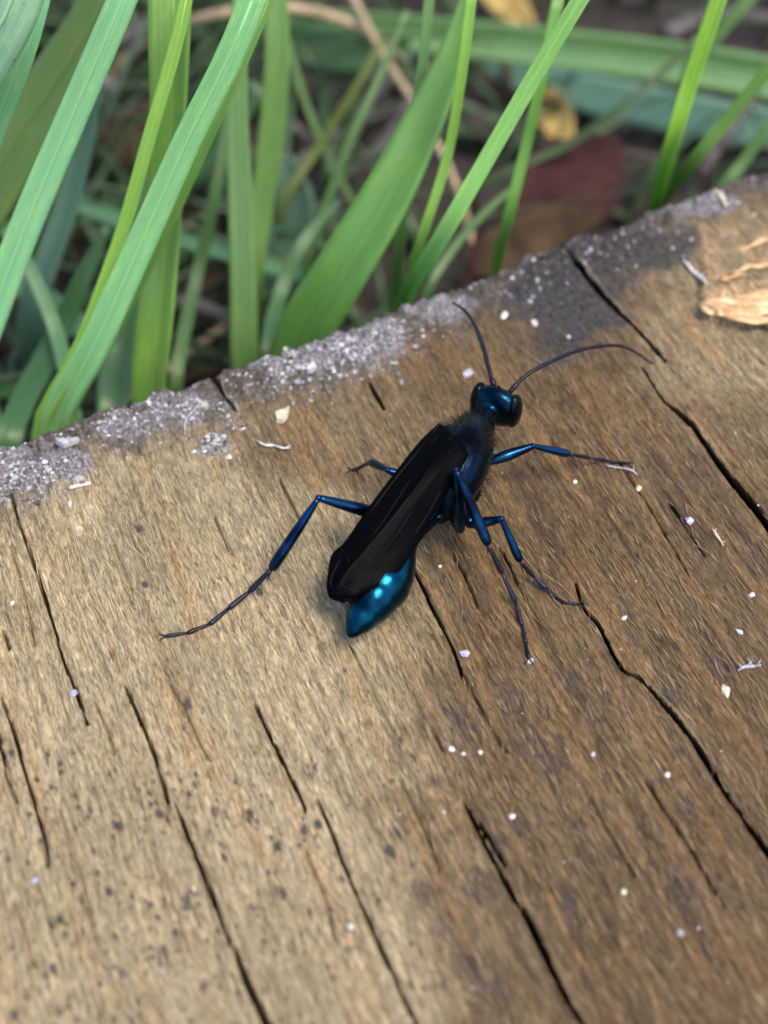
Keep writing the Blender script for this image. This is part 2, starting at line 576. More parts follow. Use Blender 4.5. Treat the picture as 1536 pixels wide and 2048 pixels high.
SPOTS = {  # dark mould dots: photograph pixels, radius in pixels
    'mold': [(375, 1408, 11), (391, 1566, 8), (430, 1622, 11), (497, 1632, 11), (320, 1632, 9), (235, 1652, 9), (443, 1690, 10), (448, 1712, 8),
             (555, 1695, 11), (637, 1650, 8), (610, 1665, 10), (555, 1745, 9), (560, 1785, 12), (368, 1810, 12), (380, 1790, 8), (218, 1785, 10),
             (120, 1842, 10), (178, 1825, 10), (323, 1905, 12), (325, 1920, 9), (210, 1935, 8), (246, 1947, 10), (107, 1940, 9), (251, 1857, 7),
             (230, 1870, 8), (130, 1868, 7), (354, 1865, 11), (505, 1815, 9), (620, 1822, 9), (145, 1765, 8), (195, 1745, 8), (18, 1720, 6),
             (20, 1896, 8), (24, 2025, 10), (157, 2038, 8), (120, 2026, 7), (925, 1418, 9), (948, 1454, 9), (800, 1482, 9), (932, 1487, 9),
             (1030, 1500, 8), (1088, 1487, 8), (795, 1668, 11), (780, 1705, 11), (1230, 1870, 11), (690, 1345, 6), (290, 1170, 6), (520, 1184, 8),
             (330, 1010, 6), (277, 1058, 8), (968, 1565, 7), (870, 1560, 14), (850, 1790, 26), (880, 1860, 20), (1040, 1655, 16), (1140, 1795, 20), (1140, 1830, 16),
             (1100, 1535, 12), (1130, 1535, 10), (1142, 1345, 12), (1120, 1348, 10), (1210, 1395, 16), (1190, 1440, 16), (1265, 1285, 14), (1255, 1265, 8),
             (1260, 1410, 16), (1310, 1730, 18), (1220, 1610, 18), (1510, 1130, 22), (1350, 1290, 10)],
}


EXTRA = [(rng.gauss(330, 300), rng.uniform(1500, 2060), rng.uniform(2.5, 6)) for _ in range(330)] + \
        [(rng.uniform(800, 1500), rng.uniform(1350, 2040), rng.uniform(3, 8)) for _ in range(90)] + \
        [(rng.uniform(900, 1520), rng.uniform(1150, 2040), rng.uniform(18, 46)) for _ in range(16)]


def px_of(X, Y, Z):
    dx, dy, dz = X - CAM.x, Y - CAM.y, Z - CAM.z
    d = dy * FW.y + dz * FW.z
    return 768 + F * dx / d, 1024 - F * (dy * UP.y + dz * UP.z) / d


U0, U1, V0 = -3.6, 5.0, -5.2


def build_plank():
    us = np.concatenate([np.linspace(-7, U0, 14)[:-1], np.arange(U0, U1, 0.0092), np.linspace(U1, 8, 14)])
    sf = np.concatenate([np.linspace(-14, V0, 10)[:-1], np.linspace(V0, 0, 460)[:-1]])
    nu = len(us)
    ve = edge_v(us)
    # rows: coarse behind the camera, fine from V0 to v=0, then fine up to the edge itself
    s2 = np.linspace(0, 1, 270)
    rows = [np.full(nu, v) for v in sf] + [ve * s for s in s2]
    V = np.stack(rows, 1)
    U = np.repeat(us[:, None], V.shape[1], 1)
    X = U * GC.x + V * GL.x
    Y = U * GC.y + V * GL.y
    px, py = px_of(X, Y, 0 * X)
    t = ve[:, None] - V                                   # distance to the end of the plank
    wob = fbm(U * 2.5, V * 2.5, 1, 4)
    wob2 = fbm(U * 9, V * 9, 4, 4)
    # masks with shapes of their own (stain, silvering, mould)
    xw = px + 230 * wob
    stain = sstep(0, 1, np.clip((xw - (560 + 0.16 * (py - 900))) / 330, 0, 1)) * 0.96
    stain = np.maximum(stain, sstep(0.0, 1.0, np.clip((380 - np.hypot((px - 760) / 1.0, (py - 860) / .55)) / 220 + wob, 0, 1)) * .75)
    lightp = sstep(0.0, 0.9, np.clip(1.3 - np.hypot((px - 1480) / 210, (py - 620) / 260) + wob, 0, 1)) * .6     # paler by the chip
    stain = np.clip(stain * (1 - lightp) + 0.22 * wob, 0, 1)
    rimw = np.interp(px, [0, 200, 450, 700, 850, 1100, 1536], [.66, .62, .60, .56, .46, .44, .28])
    weather = sstep(1.25, 0.30, t / rimw + 0.75 * wob + 0.45 * wob2)
    black = .95 * sstep(-0.1, 0.65, 1.2 - np.hypot((px - 1120) / 140, (py - 590) / 115) + 1.1 * wob + 0.6 * wob2)
    black = np.maximum(black, sstep(0.1, .7, 1.2 - np.hypot((px - 1270) / 150, (py - 500) / 60) + 1.0 * wob + .5 * wob2) * .9)
    low = np.interp(px, [1385, 1400, 1420, 1470, 1536, 1650], [596, 628, 645, 657, 648, 640]) + 14 * wob2
    chip = sstep(1392, 1412, px + 25 * wob2) * sstep(8, -2, py - low)
    fresh = chip * np.maximum(sstep(575, 600, py + 40 * wob), .7 * sstep(430, 520, py + 110 * wob + 90 * wob2) * sstep(-.15, .12, wob2 + .4 * wob))
    chiph = chip * sstep(470, 640, py)
    mold = np.zeros_like(U)
    fleck = fbm(U * 22, V * 16, 7, 3)
    for (x, y, r) in SPOTS['mold'] + EXTRA:
        m = np.hypot(px - x, (py - y)) < r * 2.2
        if m.any():
            d = np.hypot(px[m] - x - 0.5 * (py[m] - y) * .4, (py[m] - y) * .85) / r
            mold[m] = np.maximum(mold[m], sstep(1.25, 0.55, d + 1.1 * fleck[m]) * (.9 - .45 * stain[m]))
    pale = np.zeros_like(U)
    # relief --------------------------------------------------------
    Z = 0.05 * fbm(U * 0.5, V * 0.35, 0, 3)
    Z += 0.040 * fbm(U * 3.0 + 0.6 * wob, V * 0.45, 2, 4)
    rid = fbm(U * 16 + 1.5 * wob, V * 2.6, 5, 4)
    Z += 0.030 * rid
    lng = fbm(U * 13 + 1.2 * wob, V * .55, 11, 3)
    Z += 0.030 * lng - 0.02 * sstep(.12, .3, lng)
    fib = 0.5 - np.abs(fbm(U * 34 + 2.2 * wob, V * 6.5, 8, 3)) * 2.2
    Z += 0.012 * fib
    Z += 0.010 * fbm(U * 30, V * 14, 10, 3)
    Z += weather * (0.11 * fbm(U * 6, V * 6, 6, 4) + 0.07 * fbm(U * 20, V * 19, 3, 3))
    Z += chiph * (0.085 + 0.05 * fbm(U * 4, V * 9, 2, 3))
    # cracks
    DU, DV = np.zeros_like(U), np.zeros_like(U)
    for pts, ws, dep in CRACKS:
        C = catmull([uv_of(x, y) for x, y in pts], max(8, 5 * len(pts)))
        depth_here = [(at(x, y) - CAM).dot(FW) for x, y in pts]
        W = np.interp(np.linspace(0, 1, len(C)), np.linspace(0, 1, len(ws)), np.array(ws) * np.array(depth_here) / F)
        C[:, 0] += 0.022 * fbm(C[:, 1] * 2.2, C[:, 0] * 2.2, 7, 3)
        W *= 0.80 + 1.0 * fbm(C[:, 1] * 3.0, C[:, 0] * 3.0 + 5, 9, 2)
        lo, hi = C.min(0) - .25, C.max(0) + .25
        sel = np.nonzero((U > lo[0]) & (U < hi[0]) & (V > lo[1]) & (V < hi[1]))
        if not len(sel[0]): continue
        uu, vv = U[sel], V[sel]
        best = np.full(uu.shape, 9.0); side = np.zeros(uu.shape); bw = np.full(uu.shape, .01)
        for i in range(len(C) - 1):
            a, b2 = C[i], C[i + 1]
            ab = b2 - a
            L2 = (ab ** 2).sum() + 1e-12
            tt = np.clip(((uu - a[0]) * ab[0] + (vv - a[1]) * ab[1]) / L2, 0, 1)
            ddx = uu - a[0] - tt * ab[0]; ddy = vv - a[1] - tt * ab[1]
            d = np.hypot(ddx, ddy)
            k = d < best
            best[k] = d[k]; side[k] = (ddx * np.sign(-ab[1]))[k]
            bw[k] = (W[i] * (1 - tt) + W[i + 1] * tt)[k]
        bw = np.maximum(bw, 0.0065)
        q = best / bw
        cd = min(.5, (5.0 if dep >= .08 else 1.2) * dep) * np.clip(1 - q ** 4, 0, 1) ** .3
        dirc = C[-1] - C[0]
        dirc = dirc / np.hypot(*dirc)
        nrm = np.array([-dirc[1], dirc[0]])                # splits sheared along the view ray so their insides look dark
        pm = pts[len(pts) // 2]
        vw = ray(pm[0], pm[1])
        slant = 0.85 * (vw.dot(GC) * nrm[0] + vw.dot(GL) * nrm[1]) / abs(vw.z)
        DU[sel] += nrm[0] * slant * cd
        DV[sel] += nrm[1] * slant * cd
        Z[sel] -= cd + min(.018, .12 * dep) * np.exp(-(q / 2.2) ** 2)
        lip = np.exp(-((q - 1.9) / .8) ** 2) * (side > 0) * sstep(-.1, .25, fbm(uu * 3, vv * 1.5, 3, 2))
        Z[sel] += 0.012 * lip
        pale[sel] = np.maximum(pale[sel], lip * (0.30 if dep > .08 else .12))
        mold[sel] *= (q > 1.2)
    # rounded, crumbling arris
    rr = 0.16 + 0.10 * vn(us * 2, us * 0, 4)[:, None]
    tt = np.clip(t / rr, 0, 1)
    Z -= rr * 0.75 * (1 - np.sqrt(np.clip(1 - (1 - tt) ** 2, 0, 1)))
    crust = np.zeros_like(U)
    for (cx, cy, sx, sy) in ((700, 685, 105, 55), (620, 735, 80, 40), (30, 945, 95, 50), (120, 935, 60, 35), (360, 815, 80, 38), (430, 890, 32, 22), (250, 850, 60, 25), (870, 620, 70, 25), (1160, 480, 60, 16), (1400, 410, 90, 22)):
        crust = np.maximum(crust, sstep(.15, .75, 1.25 - np.hypot((px - cx) / sx, (py - cy) / sy) * .8 + 1.3 * wob2 + .8 * wob))
    Z += crust * (0.030 + 0.05 * fbm(U * 14, V * 14, 6, 3))
    for arr in (stain, weather, black, fresh, mold, pale, crust):
        np.clip(arr, 0, 1, out=arr)
    # end face going down, then the underside
    extra_v, extra_z = [], []
    for k, dz in enumerate((0.12, 0.3, 0.6, 1.2, 2.0, 2.9)):
        extra_v.append(ve + 0.05 * fbm(us * 5, us * 0 + dz * 3, 6, 3) + 0.02 * k ** .5)
        extra_z.append(Z[:, -1] - dz)
    V2 = np.concatenate([V + DV, np.stack(extra_v, 1), np.full((nu, 1), -14.0)], 1)
    Z2 = np.concatenate([Z, np.stack(extra_z, 1), np.full((nu, 1), -2.95)], 1)
    U2 = np.repeat(us[:, None], V2.shape[1], 1)
    U2[:, :U.shape[1]] += DU
    nv = V2.shape[1]
    I = np.arange(nu * nv).reshape(nu, nv)
    q = np.stack([I[:-1, :-1], I[1:, :-1], I[1:, 1:], I[:-1, 1:]], -1).reshape(-1, 4)
    me = np_mesh('wooden_plank', np.stack([U2, V2, Z2], -1).reshape(-1, 3), q)
    for nm, arr, tail in (('stain', stain, .6), ('weather', weather, 1.0), ('black', black, 0), ('fresh', fresh, 0), ('mold', mold, 0), ('pale', pale, 0), ('crust', crust, 0)):
        full = np.concatenate([arr, np.full((nu, nv - arr.shape[1]), tail)], 1)
        me.attributes.new(nm, 'FLOAT', 'POINT').data.foreach_set('value', full.ravel().astype(np.float32))
    o = link('wooden_plank', me, M_WOOD)
    o.rotation_euler = (0, 0, GA)
    tag(o, 'weathered cracked plank, tan at left and stained brown at right, under the wasp', 'plank')
    return o, us, V, Z, stain, np.maximum(weather, black), ve


plank, GU, GV, GZZ, GST, GWE, GVE = build_plank()
bpy.context.view_layer.update()


def surf(p):
    """height of the plank under a point"""
    u, v = p[0] * GC.x + p[1] * GC.y, p[0] * GL.x + p[1] * GL.y
    i = int(np.clip(np.searchsorted(GU, u), 0, len(GU) - 1))
    j = int(np.clip(np.searchsorted(GV[i], v), 0, GV.shape[1] - 1))
    return float(GZZ[i, j]), float(GST[i, j]), float(GWE[i, j])


def on(px, py, dz=0.0):
    p = at(px, py, 0)
    for _ in range(3):
        z = surf(p)[0]
        p = at(px, py, z + dz)
    return p


# fibres lying on the plank: nobody could count them
def build_fibres():
    mb = MB()
    V_, F_, MI_ = [], [], []
    n = 0
    tries = 0
    while n < 5000 and tries < 40000:
        tries += 1
        x, y = rng.uniform(-60, 1600), rng.uniform(480, 2110)
        p = at(x, y, 0)
        u, v = p.dot(GC), p.dot(GL)
        if v > float(np.interp(u, GU, GVE)) - 0.12: continue
        z, st, we = surf(p)
        if we > .35 and rng.random() < .92: continue
        L = rng.uniform(.05, .15) if rng.random() < .93 else rng.uniform(.15, .34)
        a = GA + rng.gauss(0, .13) + .03
        d = Vector((-math.sin(a), math.cos(a), 0))
        s = Vector((d.y, -d.x, 0))
        r = rng.uniform(.0018, .0048)
        lift = rng.uniform(-.004, .006) if rng.random() < .975 else rng.uniform(.01, .03)
        bend = rng.gauss(0, .035) * L
        b = len(V_)
        K = 4
        for k in range(K):
            f = k / (K - 1)
            c = p + d * (L * (f - .5)) + s * (bend * (4 * f * (1 - f) - .5))
            zz = surf(c)[0] if abs(f - .5) < .6 else z
            c.z = zz + 0.002 + lift * f
            rr = r * (1 - .6 * abs(2 * f - 1))
            V_ += [c - s * rr, c + s * rr, c + Vector((0, 0, rr * 1.3))]
        for k in range(K - 1):
            for e in range(3):
                e2 = (e + 1) % 3
                F_.append((b + 3 * k + e, b + 3 * k + e2, b + 3 * k + 3 + e2, b + 3 * k + 3 + e)); MI_.append(1 if st > rng.uniform(.3, .75) else 0)
        n += 1
    mb.v, mb.f, mb.mi = [tuple(v) for v in V_], F_, MI_
    me = bpy.data.meshes.new('wood_fibres')
    me.from_pydata(mb.v, [], mb.f)
    me.polygons.foreach_set('material_index', np.array(MI_, dtype=np.int32))
    o = link('wood_fibres', me, [M_FIBRE, M_FIBRE2])
    o.parent = plank
    o.matrix_parent_inverse = plank.matrix_world.inverted()
    tag(o, None, None, None, 'stuff')


build_fibres()


# crumbs, sand and crystals caught along the weathered rim
def build_rim_grit():
    V_, F_, MI_ = [], [], []

    def put(p, s, mi):
        z = surf(p)[0]
        vv, ff = crystal(s, rng, .5, rng.uniform(.5, 1))
        b = len(V_)
        V_.extend([(v.x + p.x, v.y + p.y, v.z + z + s * .15) for v in vv])
        F_.extend([tuple(i + b for i in f) for f in ff]); MI_.extend([mi] * len(ff))
    clusters = [(700, 690, 85, 230), (620, 740, 70, 120), (350, 815, 60, 90), (250, 845, 60, 50), (30, 950, 55, 110), (100, 955, 60, 60),
                (430, 890, 28, 60), (540, 760, 60, 70), (790, 665, 40, 40), (470, 850, 26, 26), (10, 990, 40, 40)]
    for (cx, cy, r, n) in clusters:
        for _ in range(n):
            p = at(cx + rng.gauss(0, r * .62), cy + rng.gauss(0, r * .36), 0)
            u, v = p.dot(GC), p.dot(GL)
            if v > float(np.interp(u, GU, GVE)) - .02: continue
            s = abs(rng.gauss(0, .008)) + .004
            put(p, s, rng.choice((0, 1, 1, 1, 1, 2, 2)))
    for _ in range(600):                       # thin scatter along the whole rim
        x = rng.uniform(-40, 1560)
        y = np.interp(x, [e[0] for e in EDGE_PX], [e[1] for e in EDGE_PX]) + abs(rng.gauss(0, 55)) + 6
        p = at(x, y, 0)
        u, v = p.dot(GC), p.dot(GL)
        if v > float(np.interp(u, GU, GVE)) - .02: continue
        put(p, abs(rng.gauss(0, .006)) + .003, rng.choice((0, 1, 1, 1, 2, 2)))
    for _ in range(120):                       # specks over the plank
        p = at(rng.uniform(0, 1536), rng.uniform(700, 2048), 0)
        u, v = p.dot(GC), p.dot(GL)
        if v > float(np.interp(u, GU, GVE)) - .2: continue
        put(p, rng.uniform(.002, .007), rng.choice((0, 1, 1, 3, 3)))
    me = bpy.data.meshes.new('rim_grit')
    me.from_pydata(V_, [], F_)
    me.polygons.foreach_set('material_index', np.array(MI_, dtype=np.int32))
    o = link('rim_grit', me, [M_WHITE, M_GREY, M_DARKG, M_BEIGE], None, False)
    tag(o, 'pale sand and crystal crumbs scattered along the weathered rim of the plank', 'grit', None, 'stuff')


build_rim_grit()


# single bits one can point at
def grain(x, y, s, m, label, flat=.75, stretch=1.0):
    p = on(x, y)
    bm = bmesh.new()
    bmesh.ops.create_icosphere(bm, subdivisions=1, radius=s * .95)
    for v in bm.verts:
        v.co *= 1 + rng.uniform(-.36, .30)
        v.co.x *= stretch; v.co.z *= flat
    me = bpy.data.meshes.new('grit_grain')
    bm.to_mesh(me); bm.free()
    o = link('grit_grain', me, m, None, False)
    o.location = (p.x, p.y, p.z + s * flat * .30)
    o.rotation_euler = (rng.uniform(-.3, .3), rng.uniform(-.3, .3), rng.uniform(0, 3))
    tag(o, label, 'grain', 'grit grains lying on the plank')


GR = 1 / 316.0
for x, y, d, m, l, fl, stt in [
    (1060, 605, 17, M_GREY, 'pale grey grain on the black stain, uppermost near the left antenna tip', .8, 1.1),
    (1008, 633, 17, M_WHITE, 'oblong white grain between the two antennae on dark wood', .7, 1.5),
    (1068, 648, 19, M_WHITE, 'largest bright white grain at the lower edge of the black stain', .75, 1.3),
    (1137, 675, 10, M_WHITE, 'tiny white grain above the bow of the right antenna', .8, 1.0),
    (935, 750, 26, M_GREY, 'big clear grey crystal beside the left antenna base', .8, 1.05),
    (930, 1308, 22, M_LAV, 'round lavender grain below the abdomen beside a fine crack', .8, 1.0),
    (147, 1387, 20, M_LAV, 'lavender grain sitting in a thin crack near the left side', .8, 1.0),
    (1380, 1042, 22, M_LAV, 'lavender blue grain right of the wasp near the wide crack', .8, 1.1),
    (70, 1762, 14, M_LAV, 'small lavender grain below the left edge cracks', .8, 1.0),
    (880, 1133, 9, M_WHITE, 'tiny white grain between the wing and the right hind leg', .8, 1.2),
    (1150, 964, 11, M_WHITE, 'small white grain below the right foreleg', .8, 1.1),
    (1276, 978, 14, M_BEIGE, 'cream grain just below the right forefoot', .8, 1.2),
    (1478, 1264, 13, M_WHITE, 'small oval white grain near the right border on brown wood', .8, 1.2),
    (1503, 1190, 13, M_WHITE, 'white grain nearest the right border', .8, 1.2),
    (1450, 1383, 20, M_BEIGE, 'elongated cream grain beside the grey dust at the right border', .7, 1.5),
    (1058, 1322, 16, M_GREY, 'grey grain under the claw of the right hind foot', .8, 1.0),
    (1248, 1237, 11, M_WHITE, 'small white grain right of the middle foot above a grey smudge', .7, 1.3),
    (701, 1853, 15, M_WHITE, 'white grain in the lower middle beside a brown crack', .8, 1.1),
    (1024, 1635, 13, M_WHITE, 'white grain above the double crack in the lower right', .8, 1.1),
    (1333, 1550, 14, M_WHITE, 'white grain on dark brown wood left of the long right crack', .8, 1.1),
    (1360, 1868, 15, M_GREY, 'grey white grain low in the right corner', .8, 1.1),
    (458, 917, 17, M_WHITE, 'bright white grain at the end of the grey grit patch', .8, 1.0),
    (25, 1207, 12, M_WHITE, 'white grain on tan wood by the left border', .8, 1.0),
    (903, 1500, 12, M_WHITE, 'left grain of the white trio below the wasp', .8, 1.2),
    (927, 1508, 10, M_WHITE, 'middle grain of the white trio below the wasp', .8, 1.0),
    (960, 1506, 11, M_WHITE, 'right grain of the white trio below the wasp', .8, 1.1),
    (1247, 1785, 11, M_BEIGE, 'cream speck on brown wood right of the long lower crack', .8, 1.1),
    (1061, 1838, 12, M_BEIGE, 'cream grain on the lip of the lower middle crack', .8, 1.0),
    (1185, 1510, 11, M_WHITE, 'lone white speck between the mould smudges at right', .8, 1.0),
]:
    grain(x, y, d * GR * .5, m, l, fl, stt)


def slab(name, pxs, thick, m, label, cat, tilt=0.0):
    pts = [on(x, y) for x, y in pxs]
    c = sum(pts, Vector()) / len(pts)
    zz = max(p.z for p in pts)
    n = len(pts)
    V_ = []
    for p in pts: V_.append((p.x, p.y, zz + .004 + tilt * (p.x - c.x)))
    for p in pts:
        q = c + (p - c) * .86
        V_.append((q.x, q.y, zz + .004 + thick + tilt * (p.x - c.x) + rng.uniform(-.006, .006)))
    F_ = [tuple(range(n - 1, -1, -1)), tuple(range(n, 2 * n))] + [(i, (i + 1) % n, n + (i + 1) % n, n + i) for i in range(n)]
    mb = MB(); mb.add(V_, F_)
    o = mb.build(name, m, None, False)
    return tag(o, label, cat)


slab('wood_flake', [(549, 829), (570, 822), (580, 819), (576, 838), (566, 852), (553, 845)], .03, M_BEIGE, 'angular pale beige flake lying on the weathered rim', 'flake', .25)
slab('wood_flake', [(112, 893), (140, 884), (162, 886), (158, 896), (128, 901), (114, 900)], .035, M_GREY, 'bluish grey sliver lying on the rim at the far left', 'flake', .1)
slab('wood_flake', [(612, 738), (628, 734), (634, 745), (622, 752), (614, 748)], .03, M_WHITE, 'white crystal flake among the grit in the middle of the rim', 'flake', .2)

mb = MB()
a, b = on(138, 976, .015), on(182, 966, .02)
pp = catmull([a, a.lerp(b, .5) + Vector((0, 0, .004)), b], 7)
mb.tube(pp, [.012, .0135, .013, .014, .013, .0145, .013], 9)
tag(mb.build('straw_fragment', M_PINK), 'short pinkish straw fragment lying below the left rim', 'straw')


M_RAW = mat_plain('raw_wood', (0.36, 0.17, 0.06), (0.68, 0.48, 0.28), 6, 0.5, 0.4)
rs = random.Random(4)
for x0, y0, x1, y1, rmax in [(1404, 607, 1536, 640, .050), (1412, 600, 1570, 606, .045), (1440, 618, 1600, 628, .055), (1428, 628, 1600, 652, .040), (1470, 590, 1600, 580, .040),
                             (1398, 612, 1450, 634, .028), (1455, 545, 1560, 520, .022), (1420, 560, 1490, 545, .018), (1480, 500, 1560, 470, .020)]:
    Ds = catmull([(*on(x0 + (x1 - x0) * f, y0 + (y1 - y0) * f + rs.uniform(-5, 5), .006 + .02 * rs.random()), rmax * g * rs.uniform(.8, 1.15)) for f, g in ((0, .15), (.2, .7), (.4, 1), (.6, .95), (.8, .8), (1, .3))], 22)
    mb = MB()
    mb.tube([d[:3] for d in Ds], [max(.004, d[3] * (1 + rs.uniform(-.12, .12))) for d in Ds], 9, lat=Vector((0, 1, 0)), ratio=.5)
    spl = mb.build('splinter', M_RAW, None, False)
    spl.parent = plank
    spl.matrix_parent_inverse = plank.matrix_world.inverted()


def lint(pxs, r, m, label, name='lint_thread', cat='thread'):
    mb = MB()
    pts = catmull([on(x, y, .012 + .02 * (i % 2)) for i, (x, y) in enumerate(pxs)], 14)
    mb.tube(pts, [r * (.5 + .7 * math.sin(math.pi * (i + 1) / 15)) for i in range(14)], 6)
    for k in (3, 6, 9, 11):
        p = Vector(pts[k]); q = p + Vector((rng.uniform(-.05, .05), rng.uniform(-.05, .05), rng.uniform(.0, .02)))
        mb.tube([p, p.lerp(q, .5) + Vector((0, 0, .005)), q], [r * .5, r * .4, r * .25], 5)
    tag(mb.build(name, m), label, cat)


lint([(512, 880), (530, 890), (548, 891), (565, 896), (582, 896)], .008, M_WHITE, 'curved white thread lying left of the wasp below the rim')
lint([(1475, 1342), (1488, 1334), (1505, 1333), (1522, 1330)], .010, M_GREY, 'grey dusty thread at the right border beside a dark patch')
lint([(1425, 1058), (1432, 1068), (1440, 1080), (1446, 1090)], .007, M_BEIGE, 'forked cream thread right of the lavender blue grain')
lint([(1366, 520), (1378, 533), (1388, 545), (1402, 556), (1412, 566)], .013, M_WHITE, 'tattered white thread by the orange chipped wood')
lint([(1428, 378), (1438, 388), (1446, 398), (1452, 412)], .014, M_BEIGE, 'cream splinter thread on the rim at the upper right')
lint([(1275, 950), (1262, 940), (1235, 935), (1215, 932)], .006, M_GREY, 'grey web thread under the right forefoot')
lint([(370, 870), (372, 840), (392, 815), (405, 800)], .003, M_WHITE, 'thin white web thread across the rim crack at left')

# ------------------------------------------------------------------ grass
def blade(label, pts, wpx, col, base_z=-0.9, fold=.35, twist=0.0, rib=True, root=True, group='grass blades rising behind the plank', name='grass_blade', cat='grass blade', n=26, mat=None, thick=.012, rag=0.0, root_shift=(0, .3)):
    """pts: photograph pixels with a depth in cm (None for the first = take it from base_z); wpx: widths in pixels"""
    W3 = []
    for i, p in enumerate(pts):
        if p[2] is None: W3.append(at(p[0], p[1], base_z))
        else: W3.append(P(*p))
    deps = [(q - CAM).dot(FW) for q in W3]
    wc = [max(.01, w_ * d / F) for w_, d in zip(lerp_list(wpx, len(pts)), deps)]
    if root:
        q = W3[0]
        r0 = Vector((q.x + root_shift[0], q.y + root_shift[1], float(ground_h(np.array(q.x), np.array(q.y))) - .1))
        W3 = [r0, r0.lerp(q, .55)] + W3
        wc = [wc[0] * .8, wc[0] * .95] + wc
    D = catmull([(*q, w_) for q, w_ in zip(W3, wc)], n)
    C = [Vector(d[:3]) for d in D]
    NS = 7
    top, bot, uvs = [], [], []
    for i in range(n):
        t = (C[min(i + 1, n - 1)] - C[max(i - 1, 0)]).normalized()
        vdir = (CAM - C[i]).normalized()
        nn = (vdir - t * vdir.dot(t))
        nn.normalize()
        s = t.cross(nn)
        tw = twist if not isinstance(twist, (list, tuple)) else float(np.interp(i / (n - 1), np.linspace(0, 1, len(twist)), twist))
        s2 = s * math.cos(tw) + nn * math.sin(tw)
        n2 = nn * math.cos(tw) - s * math.sin(tw)
        hw = D[i][3] * .5 / max(.45, abs(math.cos(tw)))
        for k in range(NS):
            f = 2 * k / (NS - 1) - 1
            jag = 1 + (rag * math.sin(i * 2.1 + k) if abs(f) > .9 else 0)
            off = n2 * (hw * fold * (abs(f) ** 1.3 - .5)) + n2 * (.05 * hw * math.cos(f * 3 * math.pi))
            c = C[i] + s2 * (hw * f * jag) + off
            e = thick * (1 - .75 * abs(f))
            top.append(c + n2 * e * .5)
            bot.append(c - n2 * e * .5)
            uvs.append((k / (NS - 1), i / (n - 1) * 3))
    V_ = top + bot
    N = n * NS
    F_ = []
    for i in range(n - 1):
        for k in range(NS - 1):
            a, b2, c2, d2 = i * NS + k, i * NS + k + 1, (i + 1) * NS + k + 1, (i + 1) * NS + k
            F_.append((a, b2, c2, d2)); F_.append((N + d2, N + c2, N + b2, N + a))
        F_.append((i * NS, (i + 1) * NS, N + (i + 1) * NS, N + i * NS))
        F_.append(((i + 1) * NS + NS - 1, i * NS + NS - 1, N + i * NS + NS - 1, N + (i + 1) * NS + NS - 1))
    for k in range(NS - 1):
        F_.append((k + 1, k, N + k, N + k + 1))
        e = (n - 1) * NS
        F_.append((e + k, e + k + 1, N + e + k + 1, N + e + k))
    me = bpy.data.meshes.new(name)
    me.from_pydata([tuple(v) for v in V_], [], F_)
    ul = me.uv_layers.new(name='UVMap')
    uu = np.array(uvs + uvs)
    li = np.empty(len(me.loops), dtype=np.int32)
    me.loops.foreach_get('vertex_index', li)
    ul.data.foreach_set('uv', uu[li].ravel().astype(np.float32))
    o = link(name, me, mat or M_GRASS)
    o.color = (*col, 1)
    tag(o, label, cat, group)
    if rib:
        mb = MB()
        rp, rad = [], []
        for i in range(0, n, 2):
            m_ = V_[i * NS + NS // 2]
            rp.append(m_); rad.append(.005 + .022 * D[i][3])
        mb.tube(rp, rad, 6)
        r_ = mb.build('midrib', mat or M_GRASS)
        r_.color = (col[0] * 1.35, col[1] * 1.2, col[2] * 1.25, 1)
        r_.parent = o
    return o


MINT = (0.27, 0.58, 0.33)
GRN = (0.15, 0.36, 0.06)
YGR = (0.27, 0.50, 0.09)
DUL = (0.15, 0.29, 0.095)
OLV = (0.10, 0.185, 0.035)
BLU = (0.085, 0.19, 0.15)
G = 'grass blades rising behind the plank'
B_ = blade
# left side
B_('pale dewy blade filling the top left corner', [(-190, 420, 10.2), (-80, 190, 9.4), (10, 30, 8.9), (70, -130, 8.6)], [120, 120, 120, 110], (0.40, 0.66, 0.52), fold=.15, twist=-.3)
B_('bright mint blade next to the pale corner blade', [(-150, 640, 10.9), (-40, 330, 10.2), (45, 110, 9.6), (95, -60, 9.3)], [48, 50, 48, 40], MINT, twist=.1)
B_('broad olive green blade at the left, running behind the mint blades', [(-160, 640, 12.3), (0, 330, 12.0), (100, 180, 11.8), (200, 20, 11.5), (260, -120, 11.3)], [120, 125, 105, 90, 70], OLV, fold=.2, twist=.45)
B_('long straight mint blade from the top edge to the left border', [(-90, 860, 11.0), (-20, 640, 10.6), (60, 430, 10.2), (150, 220, 9.8), (240, 10, 9.4), (275, -80, 9.3)], [60, 62, 62, 60, 58, 52], MINT, fold=.25, twist=-.1)
B_('blue grey shaded blade tucked behind the long mint blade', [(60, 640, 12.7), (140, 390, 12.5), (178, 200, 12.2), (195, 30, 12.0), (200, -80, 11.9)], [52, 48, 45, 42, 40], BLU, rib=False, twist=.35)
B_('tall green blade folded lengthwise left of centre, dull below', [(300, 812, None), (312, 640, 11.0), (328, 450, 10.8), (338, 250, 10.4), (342, 60, 10.1), (345, -80, 10.0)], [66, 74, 74, 72, 84, 88], (0.17, 0.34, 0.065), fold=.75, twist=.25)
B_('narrow yellow green blade crossing to the far left of the rim', [(78, 868, None), (160, 700, 10.7), (243, 470, 10.3), (300, 270, 9.95), (352, 90, 9.7), (385, -60, 9.5)], [30, 32, 28, 27, 27, 26], YGR, fold=.4, twist=.2)
B_('brightest mint blade leaning right, rooted at the left of the rim', [(108, 862, None), (190, 690, 10.55), (285, 480, 10.0), (375, 280, 9.5), (460, 110, 9.1), (520, -40, 8.8)], [58, 60, 58, 56, 56, 58], (0.30, 0.63, 0.32), fold=.3, twist=-.15)
